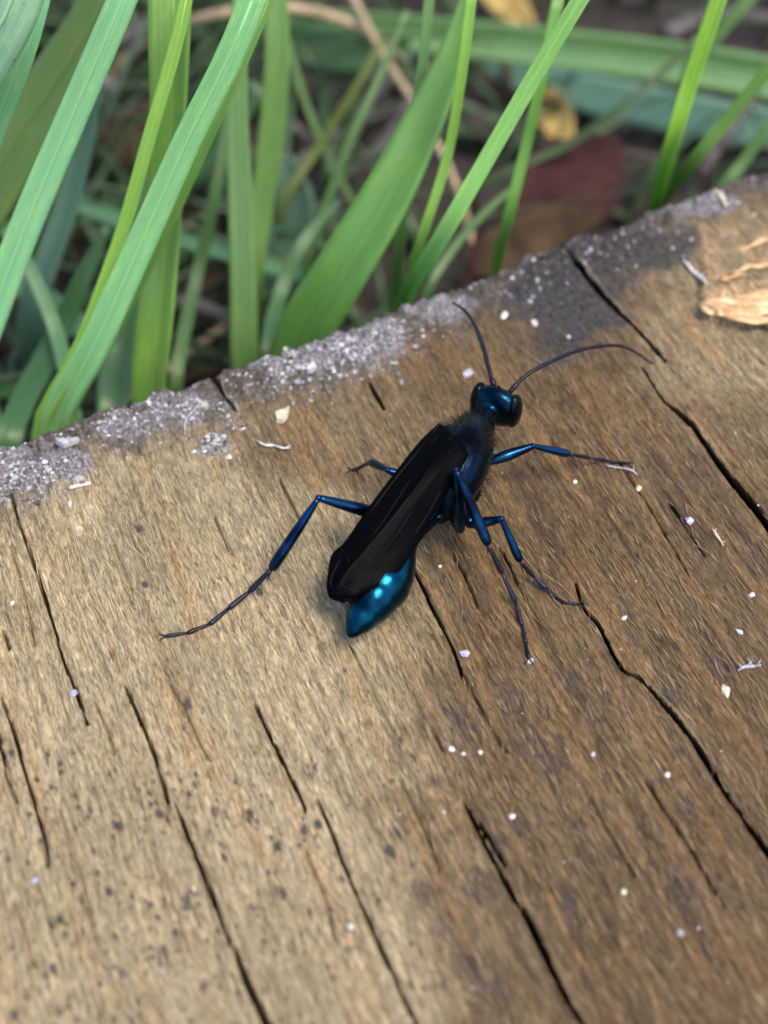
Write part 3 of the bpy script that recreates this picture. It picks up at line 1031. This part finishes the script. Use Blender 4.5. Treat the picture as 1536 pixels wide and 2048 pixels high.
B_('thin yellow green blade hugging the brightest mint blade on its right', [(128, 868, None), (235, 650, 10.9), (325, 470, 10.5), (415, 275, 10.1), (490, 110, 9.8), (555, -40, 9.6)], [26, 26, 27, 27, 26, 24], (0.17, 0.36, 0.06), fold=.5, twist=.3)
B_('soft grey green upright blade rising from mid rim', [(490, 730, None), (487, 560, 11.9), (480, 380, 11.7), (474, 220, 11.5), (478, 60, 11.3), (486, -60, 11.2)], [56, 54, 50, 44, 36, 30], DUL, fold=.2, twist=.1, base_z=-1.3)
B_('blurred upright blade just right of the grey green one', [(505, 560, 13.2), (522, 420, 13.0), (545, 250, 12.7), (555, 90, 12.4), (548, -60, 12.2)], [44, 46, 52, 50, 46], (0.16, 0.31, 0.08), rib=False, fold=.3)
B_('shaded striped blade at the foot of the tall folded blade', [(225, 840, None), (243, 700, 11.9), (268, 560, 11.8), (290, 430, 11.7), (300, 330, 11.6)], [60, 70, 62, 44, 20], (0.11, 0.24, 0.09), base_z=-1.2, twist=.3)
# middle
B_('widest fresh green blade in the middle, tapering to the top edge', [(596, 705, None), (680, 550, 11.2), (770, 400, 11.0), (838, 265, 10.9), (900, 120, 10.8), (938, -10, 10.7), (955, -80, 10.6)], [112, 108, 100, 84, 58, 30, 14], (0.12, 0.30, 0.06), fold=.35, twist=.25)
B_('slim pale blade passing behind the widest green blade', [(786, 622, None), (800, 470, 11.6), (822, 290, 11.3), (845, 130, 11.0), (862, -40, 10.8)], [24, 24, 22, 21, 22], (0.12, 0.27, 0.075), rib=False, base_z=-1.2)
B_('slender light green blade right of the widest blade', [(800, 618, None), (842, 480, 11.0), (893, 320, 10.7), (923, 150, 10.3), (946, -30, 10.0)], [20, 20, 20, 21, 22], YGR, rib=False, fold=.5)
B_('bright straight mint blade leaning right above the wasp', [(800, 625, None), (880, 480, 10.6), (975, 315, 10.1), (1070, 150, 9.7), (1165, -10, 9.3), (1200, -70, 9.2)], [34, 35, 34, 34, 34, 34], (0.34, 0.65, 0.22), fold=.45, twist=-.1)
B_('thin green blade behind the bright straight one', [(990, 545, None), (1018, 430, 11.7), (1050, 300, 11.5), (1082, 160, 11.2), (1120, -20, 11.0)], [22, 22, 22, 23, 24], GRN, rib=False)
# right
B_('bright yellow green blade at the right, leaning right', [(1305, 430, None), (1340, 300, 11.5), (1382, 160, 11.1), (1440, -10, 10.7), (1465, -80, 10.6)], [30, 32, 34, 33, 30], (0.30, 0.56, 0.07), fold=.4)
B_('thinner blade sharing the root of the right yellow green blade', [(1310, 430, None), (1385, 325, 12.0), (1455, 240, 11.8), (1545, 130, 11.6), (1640, 20, 11.4)], [24, 26, 26, 26, 26], (0.11, 0.25, 0.035), fold=.4)
B_('dull blade low at the right border behind the rim', [(1440, 395, None), (1490, 320, 12.8), (1550, 235, 12.6), (1620, 130, 12.5)], [24, 24, 24, 22], DUL, rib=False)
B_('soft dull blade in the top right corner', [(1380, 140, 14.6), (1440, 65, 14.3), (1500, -5, 14.1), (1560, -80, 14.0)], [26, 26, 26, 26], DUL, rib=False)
B_('faint thin blade slanting over the maroon leaf', [(960, 370, 15.0), (1130, 292, 14.8), (1240, 215, 14.6), (1330, 140, 14.5), (1400, 70, 14.4)], [15, 16, 16, 15, 14], (0.06, 0.12, 0.04), rib=False)
B_('thin olive blade slanting left of centre', [(560, 420, 14.3), (640, 290, 14.2), (715, 170, 14.0), (765, 80, 13.9)], [14, 18, 18, 16], (0.13, 0.18, 0.03), rib=False)
B_('faint hair thin blade crossing the olive one', [(575, 80, 14.6), (610, 200, 14.8), (660, 320, 15.0), (710, 410, 15.2)], [12, 13, 13, 12], DUL, rib=False, root=False)
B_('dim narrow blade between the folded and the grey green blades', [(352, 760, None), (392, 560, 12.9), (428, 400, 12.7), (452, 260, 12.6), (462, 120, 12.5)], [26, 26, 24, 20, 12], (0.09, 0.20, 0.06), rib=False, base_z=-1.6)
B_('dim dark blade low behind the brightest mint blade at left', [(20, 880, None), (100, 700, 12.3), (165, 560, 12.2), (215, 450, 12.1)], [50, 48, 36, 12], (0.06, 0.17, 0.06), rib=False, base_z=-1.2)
B_('thin pale blade behind the top of the long mint blade', [(110, 330, 12.8), (165, 170, 12.6), (215, 40, 12.4), (245, -60, 12.3)], [18, 20, 20, 18], (0.22, 0.42, 0.22), rib=False, root=False)
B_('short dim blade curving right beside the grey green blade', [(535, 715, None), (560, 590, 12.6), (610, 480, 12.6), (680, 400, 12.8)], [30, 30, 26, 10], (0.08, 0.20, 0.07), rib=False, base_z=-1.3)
B_('faint slender blade left of the widest blade', [(610, 560, 13.4), (650, 420, 13.2), (706, 270, 13.0), (770, 130, 12.9), (815, 20, 12.8)], [16, 18, 18, 16, 12], (0.10, 0.22, 0.06), rib=False)
B_('thin blade crossing low behind the straight mint blade', [(850, 600, 12.6), (905, 500, 12.6), (975, 420, 12.8), (1040, 365, 13.0)], [16, 17, 15, 8], (0.10, 0.22, 0.06), rib=False)
B_('pale thin blade leaning left at the far left of the rim', [(150, 840, None), (120, 690, 12.0), (70, 560, 12.0), (5, 450, 12.1), (-60, 380, 12.2)], [30, 30, 28, 26, 22], (0.14, 0.32, 0.14), rib=False, base_z=-1.0)
# arching blades far behind
BGG = 'blurred blades arching across the background'
B_('broad blurred green blade arching along the top right', [(520, 40, 17.5), (760, 62, 17.2), (1000, 85, 16.8), (1240, 112, 16.3), (1440, 140, 15.9), (1640, 175, 15.6)], [60, 70, 76, 80, 84, 86], (0.20, 0.37, 0.16), rib=True, root=False, fold=.5, group=BGG)
B_('blurred teal blade below the arching green one', [(960, 130, 18.0), (1080, 165, 17.6), (1250, 205, 17.2), (1420, 240, 16.9), (1640, 275, 16.6)], [30, 64, 82, 84, 80], (0.18, 0.36, 0.31), rib=False, root=False, fold=.2, group=BGG)
B_('pale slanting blade across the shade left of centre', [(60, 365, 14.4), (200, 425, 14.2), (350, 475, 14.0), (500, 520, 13.8), (640, 560, 13.6)], [34, 32, 30, 30, 26], (0.15, 0.34, 0.18), rib=False, root=False, group=BGG)
B_('wide pale slanting blade low at the left', [(-20, 520, 13.6), (60, 580, 13.4), (130, 630, 13.2), (220, 700, 13.0)], [46, 54, 50, 40], (0.17, 0.37, 0.21), rib=False, root=False, group=BGG)
B_('thin level blade just above the left rim', [(-40, 795, 12.9), (40, 776, 12.8), (120, 762, 12.7), (200, 745, 12.7)], [24, 24, 22, 18], (0.05, 0.14, 0.025), rib=False, root=False, group=BGG)
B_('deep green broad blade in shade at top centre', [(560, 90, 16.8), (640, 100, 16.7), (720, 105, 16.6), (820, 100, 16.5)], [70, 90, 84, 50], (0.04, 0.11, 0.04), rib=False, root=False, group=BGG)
B_('shaded leaf blade between the upright and widest blades', [(540, 600, 14.6), (575, 500, 14.5), (590, 400, 14.4), (560, 300, 14.3)], [130, 110, 80, 30], (0.05, 0.12, 0.07), rib=False, group=BGG)
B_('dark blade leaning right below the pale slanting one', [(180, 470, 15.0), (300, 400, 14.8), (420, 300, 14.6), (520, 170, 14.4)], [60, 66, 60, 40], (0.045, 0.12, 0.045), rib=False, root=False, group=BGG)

# straw and dead leaves behind
SG = 'dry stalks in the background'


def stalk(label, pts, rpx, m):
    W3 = [P(*p) for p in pts]
    D = catmull(W3, 18)
    mb = MB()
    r_ = [rpx * (Vector(d) - CAM).dot(FW) / F * .5 * (1 - .25 * i / 18) for i, d in enumerate(D)]
    mb.tube(D, r_, 8)
    for k in (6, 12):
        p = Vector(D[k]); t = (Vector(D[k + 1]) - Vector(D[k - 1])).normalized()
        mb.tube([p - t * .04, p, p + t * .04], [r_[k] * 1.0, r_[k] * 1.35, r_[k] * 1.0], 8)
    tag(mb.build('dry_stalk', m), label, 'dry stalk', SG)


stalk('beige dry stalk slanting down at top centre', [(690, -40, 15.6), (755, 90, 15.5), (830, 210, 15.3), (900, 340, 15.2), (945, 480, 15.1), (960, 560, 15.2)], 17, M_STRAW)
stalk('arched tan stalk across the top left', [(150, 260, 17.0), (240, 130, 16.6), (330, 65, 16.2), (460, 25, 15.4), (600, 18, 15.5), (730, 60, 15.8), (800, 120, 16.2)], 26, M_STRAW)
stalk('grey stalk lying left of centre', [(560, 520, 16.6), (640, 380, 16.6), (710, 250, 16.7), (790, 130, 16.8)], 42, M_GSTRAW)
stalk('purple grey stalk lying above the widest blade', [(720, 360, 17.0), (800, 240, 17.1), (880, 110, 17.2), (940, 10, 17.4)], 30, M_GSTRAW)
stalk('pale grey stalk lying in the upper left shade', [(20, 200, 16.4), (110, 140, 16.2), (200, 90, 16.0), (300, 60, 15.9)], 44, M_GSTRAW)
stalk('whitish stalk end low at the left border', [(-30, 190, 15.8), (60, 165, 15.7), (150, 150, 15.6), (230, 175, 15.6)], 40, M_GSTRAW)
stalk('short grey stalk seen under the folded blade', [(330, 600, 14.2), (390, 612, 14.1), (440, 630, 14.0), (480, 660, 13.9)], 34, M_GSTRAW)
stalk('lilac grey stalk near the right border', [(1400, 350, 15.2), (1440, 290, 15.2), (1480, 230, 15.3), (1530, 150, 15.4)], 26, M_GSTRAW)
stalk('red stem stub just above the rim', [(925, 590, 12.6), (940, 540, 12.7), (955, 480, 12.9), (965, 430, 13.1)], 15, M_RLEAF)
stalk('grey stalk lying in the upper right shade', [(1330, 70, 18.2), (1400, 40, 18.2), (1480, 30, 18.1), (1580, 50, 18.0)], 40, M_GSTRAW)


def leaf(label, pts, wpx, m, fold=.3, twist=0.0, cat='dead leaf', rag=.08):
    return blade(label, pts, wpx, (1, 1, 1), rib=False, root=False, fold=fold, twist=twist, name='dead_leaf', cat=cat, group='dead leaves on the soil', mat=m, thick=.03, rag=rag)


leaf('small yellow dead leaf below the teal blade', [(1075, 175, 17.4), (1095, 205, 17.3), (1115, 245, 17.2), (1140, 290, 17.1)], [24, 66, 70, 20], M_YLEAF)
leaf('yellowish dead leaf scrap at the top edge', [(960, -40, 18.2), (1000, -5, 18.1), (1035, 25, 18.0), (1065, 50, 17.9)], [30, 62, 56, 18], M_YLEAF)
leaf('large dark maroon dead leaf behind the rim', [(1010, 520, 14.6), (1075, 440, 14.8), (1140, 375, 15.0), (1195, 320, 15.2), (1235, 275, 15.4)], [70, 150, 195, 130, 24], M_RLEAF, .4, .1)
leaf('brown dead leaf below the maroon one', [(930, 530, 14.0), (1010, 500, 14.0), (1100, 460, 14.2), (1200, 430, 14.4)], [50, 100, 90, 30], M_BLEAF, .25)
leaf('curled brown dead leaf under the arched stalk', [(160, 330, 16.2), (230, 290, 16.1), (300, 250, 16.0), (370, 200, 16.0)], [30, 90, 80, 24], M_BLEAF, .4)


# uncountable filler: low blades and litter on the soil
def build_undergrowth():
    V_, F_, MI_ = [], [], []
    r = random.Random(3)
    for i in range(2300):
        x, y = r.uniform(-9, 9), r.uniform(2.6, 20)
        dens = 0.95 if x < -0.5 else 0.35
        if r.random() > dens: continue
        if y < 2.9 + 0.42 * x + 1.5: continue
        z0 = float(ground_h(np.array(x), np.array(y)))
        h = r.uniform(.7, 3.0) * (1 if x < -.3 else .5)
        az = r.uniform(0, 6.28)
        lean = r.uniform(.3, 1.8)
        wd = r.uniform(.06, .2)
        d = Vector((math.cos(az), math.sin(az), 0)); s = Vector((-d.y, d.x, 0))
        b = len(V_)
        for k in range(6):
            f = k / 5
            c = Vector((x, y, z0)) + d * (h * lean * f * f) + Vector((0, 0, h * (f - .35 * f * f)))
            hw = wd * (1 - f ** 2) * .5 + .004
            V_ += [c - s * hw + d * .02, c - Vector((0, 0, .02)), c + s * hw + d * .02, c + Vector((0, 0, .008))]
        for k in range(5):
            for e in range(4):
                e2 = (e + 1) % 4
                F_.append((b + 4 * k + e, b + 4 * k + e2, b + 4 * k + 4 + e2, b + 4 * k + 4 + e))
    me = bpy.data.meshes.new('low_grass')
    me.from_pydata([tuple(v) for v in V_], [], F_)
    o = link('low_grass', me, M_GRASS)
    o.color = (0.045, 0.115, 0.028, 1)
    tag(o, 'dark low grass growing in the shade on the soil', 'grass', None, 'stuff')
    mb = MB()
    for i in range(420):
        x, y = r.uniform(-9, 10), r.uniform(4, 22)
        if y < 2.9 + 0.42 * x + 1.2: continue
        z0 = float(ground_h(np.array(x), np.array(y)))
        az = r.uniform(0, 3.14) if r.random() < .4 else r.gauss(.9, .35)
        L = r.uniform(.8, 3.2)
        d = Vector((math.cos(az), math.sin(az), r.uniform(-.1, .15))) * L * .5
        c = Vector((x, y, z0 + r.uniform(.03, .25)))
        rad = r.uniform(.02, .07)
        mb.tube([c - d, c + Vector((0, 0, r.uniform(0, .15))), c + d], [rad * .8, rad, rad * .6], 5, mi=r.choice((0, 1, 1, 2, 2, 2) if x < 0 else (1, 2, 2, 2)))
    o = mb.build('straw_litter', [M_STRAW, M_GSTRAW, M_BLEAF])
    tag(o, 'grey and brown straw litter covering the soil', 'litter', None, 'stuff')


build_undergrowth()

# ------------------------------------------------------------------ the wasp
WASP_BASE = at(880, 1060, 0)
wasp = empty('wasp', WASP_BASE)
tag(wasp, 'metallic blue black wasp with folded smoky wings standing on the plank', 'wasp')
fwd = at(990, 810, .5) - at(915, 930, .5)
fwd.z = 0
fwd.normalize()
LAT = Vector((fwd.y, -fwd.x, 0))          # the wasp's right
ZUP = Vector((0, 0, 1))


def build_body():
    parts = []

    def loft(spec, n=26, ratio=1.0, sides=20):
        D = catmull([(*at(x, y, z), r_, q) for x, y, z, r_, q in spec], n)
        mb = MB()
        mb.tube([d[:3] for d in D], [max(.004, d[3]) for d in D], sides, lat=LAT, ratio=[d[4] for d in D])
        return mb
    mb = loft([(963, 838, .50, .060, 1.0), (955, 850, .52, .110, 1.0), (942, 878, .55, .150, 1.1), (928, 912, .56, .170, 1.12), (915, 948, .53, .165, 1.1), (905, 980, .48, .14, 1.1),
               (893, 1012, .42, .10, 1.1), (882, 1034, .38, .05, 1.0), (875, 1046, .37, .02, 1.0)])
    # neck
    c0, c1 = at(962, 842, .5), at(985, 815, .5)
    mb.tube([c0, c0.lerp(c1, .5), c1], [.05, .045, .05], 12)
    # petiole and abdomen
    D = catmull([(*at(x, y, z), r_) for x, y, z, r_ in [(885, 1028, .39, .03), (865, 1045, .40, .026), (842, 1068, .41, .026), (822, 1088, .40, .045), (803, 1112, .375, .105), (784, 1138, .345, .150),
                                                       (766, 1166, .315, .168), (748, 1194, .290, .152), (731, 1222, .264, .122), (714, 1248, .242, .082), (704, 1264, .230, .048), (697, 1275, .222, .016)]], 46)
    rad = []
    for i, d in enumerate(D):
        seg = 0
        for sp in (22, 28, 34, 39):           # the overlapping plates
            if sp <= i: seg = 0.006 * max(0, 1 - (i - sp) / 2)
        rad.append(max(.006, d[3] - seg))
    mb.tube([d[:3] for d in D], rad, 24, lat=LAT, ratio=1.0)
    # head
    hc = at(991, 812, .47)
    mb.ball(hc, [LAT * .176, fwd * .090, ZUP * .150], 24, 16)
    mb.ball(hc + fwd * .035 - ZUP * .03, [LAT * .13, fwd * .085, ZUP * .12], 20, 12)
    # coxae
    for x, y, z, l in [(955, 905, .36, .05), (945, 985, .33, .055), (918, 1035, .34, .06)]:
        c = at(x, y, z)
        mb.ball(c, [LAT * l, fwd * l * 1.1, ZUP * .09], 12, 8)
    for x, y, z, l in [(905, 890, .36, .05), (880, 950, .33, .055), (855, 1010, .34, .06)]:
        c = at(x, y, z)
        mb.ball(c, [LAT * l, fwd * l * 1.1, ZUP * .09], 12, 8)
    # tegulae (wing roots)
    for x, y in ((893, 862), (925, 935)):
        mb.ball(at(x, y, .66), [LAT * .035, fwd * .05, ZUP * .03], 10, 8)
    tmp = mb.build('body_parts', M_SHELL)
    mod = tmp.modifiers.new('remesh', 'REMESH')
    mod.mode = 'VOXEL'
    mod.voxel_size = 0.011
    sm = tmp.modifiers.new('smooth', 'SMOOTH')
    sm.iterations = 4; sm.factor = .5
    dg = bpy.context.evaluated_depsgraph_get()
    me = bpy.data.meshes.new_from_object(tmp.evaluated_get(dg))
    bpy.data.objects.remove(tmp)
    me.name = 'body'
    me.materials.clear()
    o = link('body', me, [M_SHELL, M_ABDO], wasp)
    cut = at(830, 1080, .4)
    ax = (at(697, 1277, .13) - cut); ax.z = 0; ax.normalize()
    me.materials.append(M_HEAD)
    mi = np.zeros(len(me.polygons), dtype=np.int32)
    nk = hc - fwd * .092
    for p in me.polygons:
        if (p.center - nk).dot(fwd) > 0: mi[p.index] = 2
        if (p.center - cut).dot(ax) > 0: mi[p.index] = 1
    me.polygons.foreach_set('material_index', mi)
    return o, hc


body, HC = build_body()


def seg_tube(mb, pts, rad, n=10, sides=9, mi=0):
    D = catmull([(*Vector(p), r_) for p, r_ in zip(pts, rad)], n)
    mb.tube([d[:3] for d in D], [max(.003, d[3]) for d in D], sides, mi=mi)


def leg(pts, femur, tib, tars, spur=True):
    """pts: coxa, trochanter, knee, tibia end, then the foot joints; (px, py, z)"""
    Q = [at(*p) for p in pts]
    for i in range(5, len(Q)):
        pass
    mb = MB()
    seg_tube(mb, [Q[0], Q[0].lerp(Q[1], .5), Q[1]], [.045, .045, .028], 7)
    k = Q[1].lerp(Q[2], .45)
    seg_tube(mb, [Q[1], Q[1].lerp(Q[2], .2), k, Q[1].lerp(Q[2], .8), Q[2]], [.022, femur * .9, femur, femur * .75, .020], 14)
    mb.ball(Q[2], [RT * .021, Vector((0, .021, 0)), ZUP * .021], 8, 6)
    k = Q[2].lerp(Q[3], .6)
    seg_tube(mb, [Q[2], Q[2].lerp(Q[3], .25), k, Q[2].lerp(Q[3], .92), Q[3]], [.015, tib * .8, tib, tib * 1.02, tib * .7], 14)
    lo = mb.build('leg', M_LEG, wasp)
    # foot: segmented tarsus
    mt = MB()
    T = Q[3:]
    for i in range(len(T) - 1):
        r_ = tars * (1 - .09 * i)
        a_, b_ = T[i], T[i + 1]
        seg_tube(mt, [a_, a_.lerp(b_, .5), a_.lerp(b_, .93), b_], [r_ * .72, r_, r_ * 1.12, r_ * .6], 8, 7)
    to = mt.build('foot', M_TARS, lo)
    # claw pair
    mc = MB()
    t = (T[-1] - T[-2]); t.z = 0; t.normalize()
    s = Vector((-t.y, t.x, 0))
    for sg in (-1, 1):
        p0 = T[-1]
        seg_tube(mc, [p0, p0 + t * .025 + s * sg * .014, p0 + t * .04 + s * sg * .024 - ZUP * .008], [.006, .005, .002], 5, 5)
    mc.build('claw', M_TARS, lo)
    if spur:
        ms = MB()
        d = (Q[3] - Q[2]).normalized()
        for sg in (-1, 1):
            q = Q[3] + d * .055 + s * sg * .02 - ZUP * .015
            ms = MB()
            seg_tube(ms, [Q[3] - d * .01, Q[3].lerp(q, .5), q], [.007, .006, .002], 5, 5)
            ms.build('spur', M_TARS, lo)
        ms = MB()
        # bristles along the shin
        for f in (.3, .45, .6, .75, .88):
            p = Q[2].lerp(Q[3], f)
            e = p + d * .035 + (s * rng.choice((-1, 1)) + ZUP * rng.uniform(-.5, .5)) * .028
            seg_tube(ms, [p, p.lerp(e, .5), e], [.004, .003, .0015], 4, 4)
        tag(ms.build('bristle', M_TARS, lo), kind='stuff')
    return lo


def ft(px, py, h=.012):
    return (px, py, on(px, py).z + h)


# left hind, left middle, left fore, right fore, right middle, right hind
leg([(862, 1020, .33), (800, 1040, .36), (637, 996, .60), (543, 1138, .22), ft(500, 1182, .09), ft(458, 1216, .035), ft(420, 1248), ft(375, 1266), ft(332, 1272)], .040, .033, .0175)
leg([(882, 955, .33), (850, 968, .34), (775, 940, .42), (742, 925, .30), ft(728, 930, .10), ft(716, 937, .03), ft(705, 940)], .036, .027, .013)
leg([(905, 892, .36), (895, 905, .33), (868, 900, .30), (880, 930, .14), ft(872, 945, .05), ft(862, 955, .02), ft(850, 962)], .034, .024, .012, False)
leg([(955, 908, .36), (978, 924, .37), (1066, 892, .42), (1138, 908, .26), ft(1180, 916, .10), ft(1210, 920, .04), ft(1235, 925), ft(1254, 926)], .037, .026, .0125)
leg([(938, 1010, .32), (940, 1050, .33), (1003, 1038, .44), (1040, 1122, .20), ft(1066, 1152, .07), ft(1092, 1176, .03), ft(1112, 1195), ft(1130, 1206), ft(1155, 1208)], .034, .026, .014)
leg([(912, 1025, .36), (921, 1062, .34), (912, 940, .80), (976, 1088, .40), ft(1004, 1146, .20), ft(1031, 1204, .06), ft(1044, 1250, .02), ft(1052, 1285), ft(1057, 1316)], .040, .032, .0165)


def antenna(pts, r0):
    D = catmull([(*at(*p),) for p in pts], 49)
    mb = MB()
    rad = []
    for i in range(49):
        f = i / 48
        seg = 1.12 if i % 4 == 3 else (.86 if i % 4 == 0 else 1)
        rad.append((r0 * (1.25 if f < .10 else (.8 + .35 * math.sin(math.pi * min(1, f * 1.05)))) * (1 - .35 * f)) * seg)
    mb.tube(D, rad, 8)
    return mb.build('antenna', M_TARS, wasp)


antenna([(988, 772, .56), (978, 738, .60), (965, 690, .60), (950, 652, .52), (930, 622, .40), (905, 604, .32)], .0150)
antenna([(1018, 786, .54), (1045, 757, .60), (1080, 734, .62), (1150, 703, .55), (1205, 692, .44), (1240, 692, .34), (1272, 705, .24), (1306, 728, .12)], .0135)

# eyes, ocelli, jaws, feelers
for sg in (-1, 1):
    mb = MB()
    mb.ball(HC + LAT * (.120 * sg) + fwd * .010 + ZUP * .0, [LAT * .053, fwd * .078, ZUP * .132], 18, 12)
    mb.build('eye', M_EYE, wasp)
    mb = MB()
    p = HC + LAT * (.06 * sg) + fwd * .09 - ZUP * .13
    seg_tube(mb, [p, p + fwd * .03 - ZUP * .05 - LAT * (.01 * sg), p + fwd * .035 - ZUP * .1 - LAT * (.045 * sg)], [.028, .024, .006], 8, 8)
    mb.build('mandible', M_TARS, wasp)
for k in (-1, 0, 1):
    mb = MB()
    mb.ball(HC + LAT * .022 * k + fwd * (.03 if k == 0 else .012) + ZUP * .146, [LAT * .009, fwd * .009, ZUP * .008], 8, 6)
    mb.build('ocellus', M_EYE, wasp)


def wing(left, right, n=40, m=9, camber=.03, lift=0.0):
    A = catmull([(*at(*p),) for p in left], n)
    Bq = catmull([(*at(*p),) for p in right], n)
    top, bot = [], []
    for i in range(n):
        for k in range(m):
            f = k / (m - 1)
            c = A[i] * (1 - f) + Bq[i] * f
            z = camber * 4 * f * (1 - f) + lift + .004 * math.sin(i * .9 + k * 2.2) * (i / n) + .006 * math.cos(f * math.pi * 5) * (1 - abs(2 * f - 1))
            top.append((c[0], c[1], c[2] + z)); bot.append((c[0], c[1], c[2] + z - .006))
    N = n * m
    F_ = []
    for i in range(n - 1):
        for k in range(m - 1):
            a_, b_, c_, d_ = i * m + k, i * m + k + 1, (i + 1) * m + k + 1, (i + 1) * m + k
            F_ += [(a_, b_, c_, d_), (N + d_, N + c_, N + b_, N + a_)]
        F_ += [(i * m, (i + 1) * m, N + (i + 1) * m, N + i * m), ((i + 1) * m + m - 1, i * m + m - 1, N + i * m + m - 1, N + (i + 1) * m + m - 1)]
    e = (n - 1) * m
    for k in range(m - 1):
        F_ += [(k + 1, k, N + k, N + k + 1), (e + k, e + k + 1, N + e + k + 1, N + e + k)]
    mb = MB(); mb.add(top + bot, F_)
    o = mb.build('wing', M_WING, wasp)
    grid = lambda i, k: Vector(top[i * m + k]) + Vector((0, 0, .001))
    for path, r_ in (([(0, 1), (12, 1), (26, 1), (33, 3)], .007), ([(2, 3), (14, 4), (24, 4), (30, 6)], .0045), ([(2, 6), (14, 7), (26, 6)], .0045),
                     ([(20, 1), (22, 3), (25, 4)], .0035), ([(15, 4), (17, 6), (18, 7)], .0035)):
        mv = MB()
        D = catmull([grid(i, k) for i, k in path], 16)
        mv.tube(D, [r_ * (1 - .5 * j / 16) for j in range(16)], 5)
        mv.build('vein', M_VEIN, o)
    return o


# left pair below, right pair folded over it
wing([(878, 846, .67), (838, 884, .65), (792, 942, .62), (740, 1010, .58), (692, 1080, .52), (664, 1108, .47), (655, 1148, .43), (653, 1180, .40), (662, 1197, .385), (688, 1206, .375)],
     [(908, 876, .74), (894, 926, .72), (862, 985, .66), (825, 1040, .60), (785, 1095, .54), (755, 1140, .49), (738, 1165, .45), (728, 1185, .42), (716, 1198, .39), (700, 1207, .375)], camber=.02)
wing([(902, 866, .77), (862, 922, .76), (818, 985, .70), (770, 1045, .64), (722, 1100, .57), (690, 1135, .52), (672, 1160, .48), (664, 1178, .45), (668, 1188, .44), (690, 1196, .42)],
     [(938, 908, .74), (912, 956, .68), (884, 998, .62), (859, 1042, .56), (838, 1082, .52), (820, 1112, .49), (801, 1140, .46), (774, 1166, .44), (738, 1184, .42), (706, 1196, .41)], camber=.022)


# fine hair on thorax and head
def build_hair():
    mb = MB()
    me = body.data
    r = random.Random(8)
    polys = [p for p in me.polygons if p.material_index == 0 and p.normal.z > -.4]
    V_, F_ = [], []
    for p in r.sample(polys, min(1000, len(polys))):
        n_ = p.normal
        c = p.center
        L = r.uniform(.025, .065)
        d = (n_ + Vector((r.uniform(-.6, .6), r.uniform(-.6, .6), r.uniform(-.3, .6)))).normalized()
        s = d.orthogonal().normalized() * .0016
        s2 = d.cross(s)
        b = len(V_)
        V_ += [c + s, c - s * .5 + s2, c - s * .5 - s2, c + d * L]
        F_ += [(b, b + 1, b + 3), (b + 1, b + 2, b + 3), (b + 2, b, b + 3)]
    hm = bpy.data.meshes.new('hair')
    hm.from_pydata([tuple(v) for v in V_], [], F_)
    o = link('hair', hm, M_HAIR, body)
    o.matrix_parent_inverse = Matrix()
    o.matrix_world = Matrix()
    tag(o, None, None, None, 'stuff')


bpy.context.view_layer.update()
build_hair()
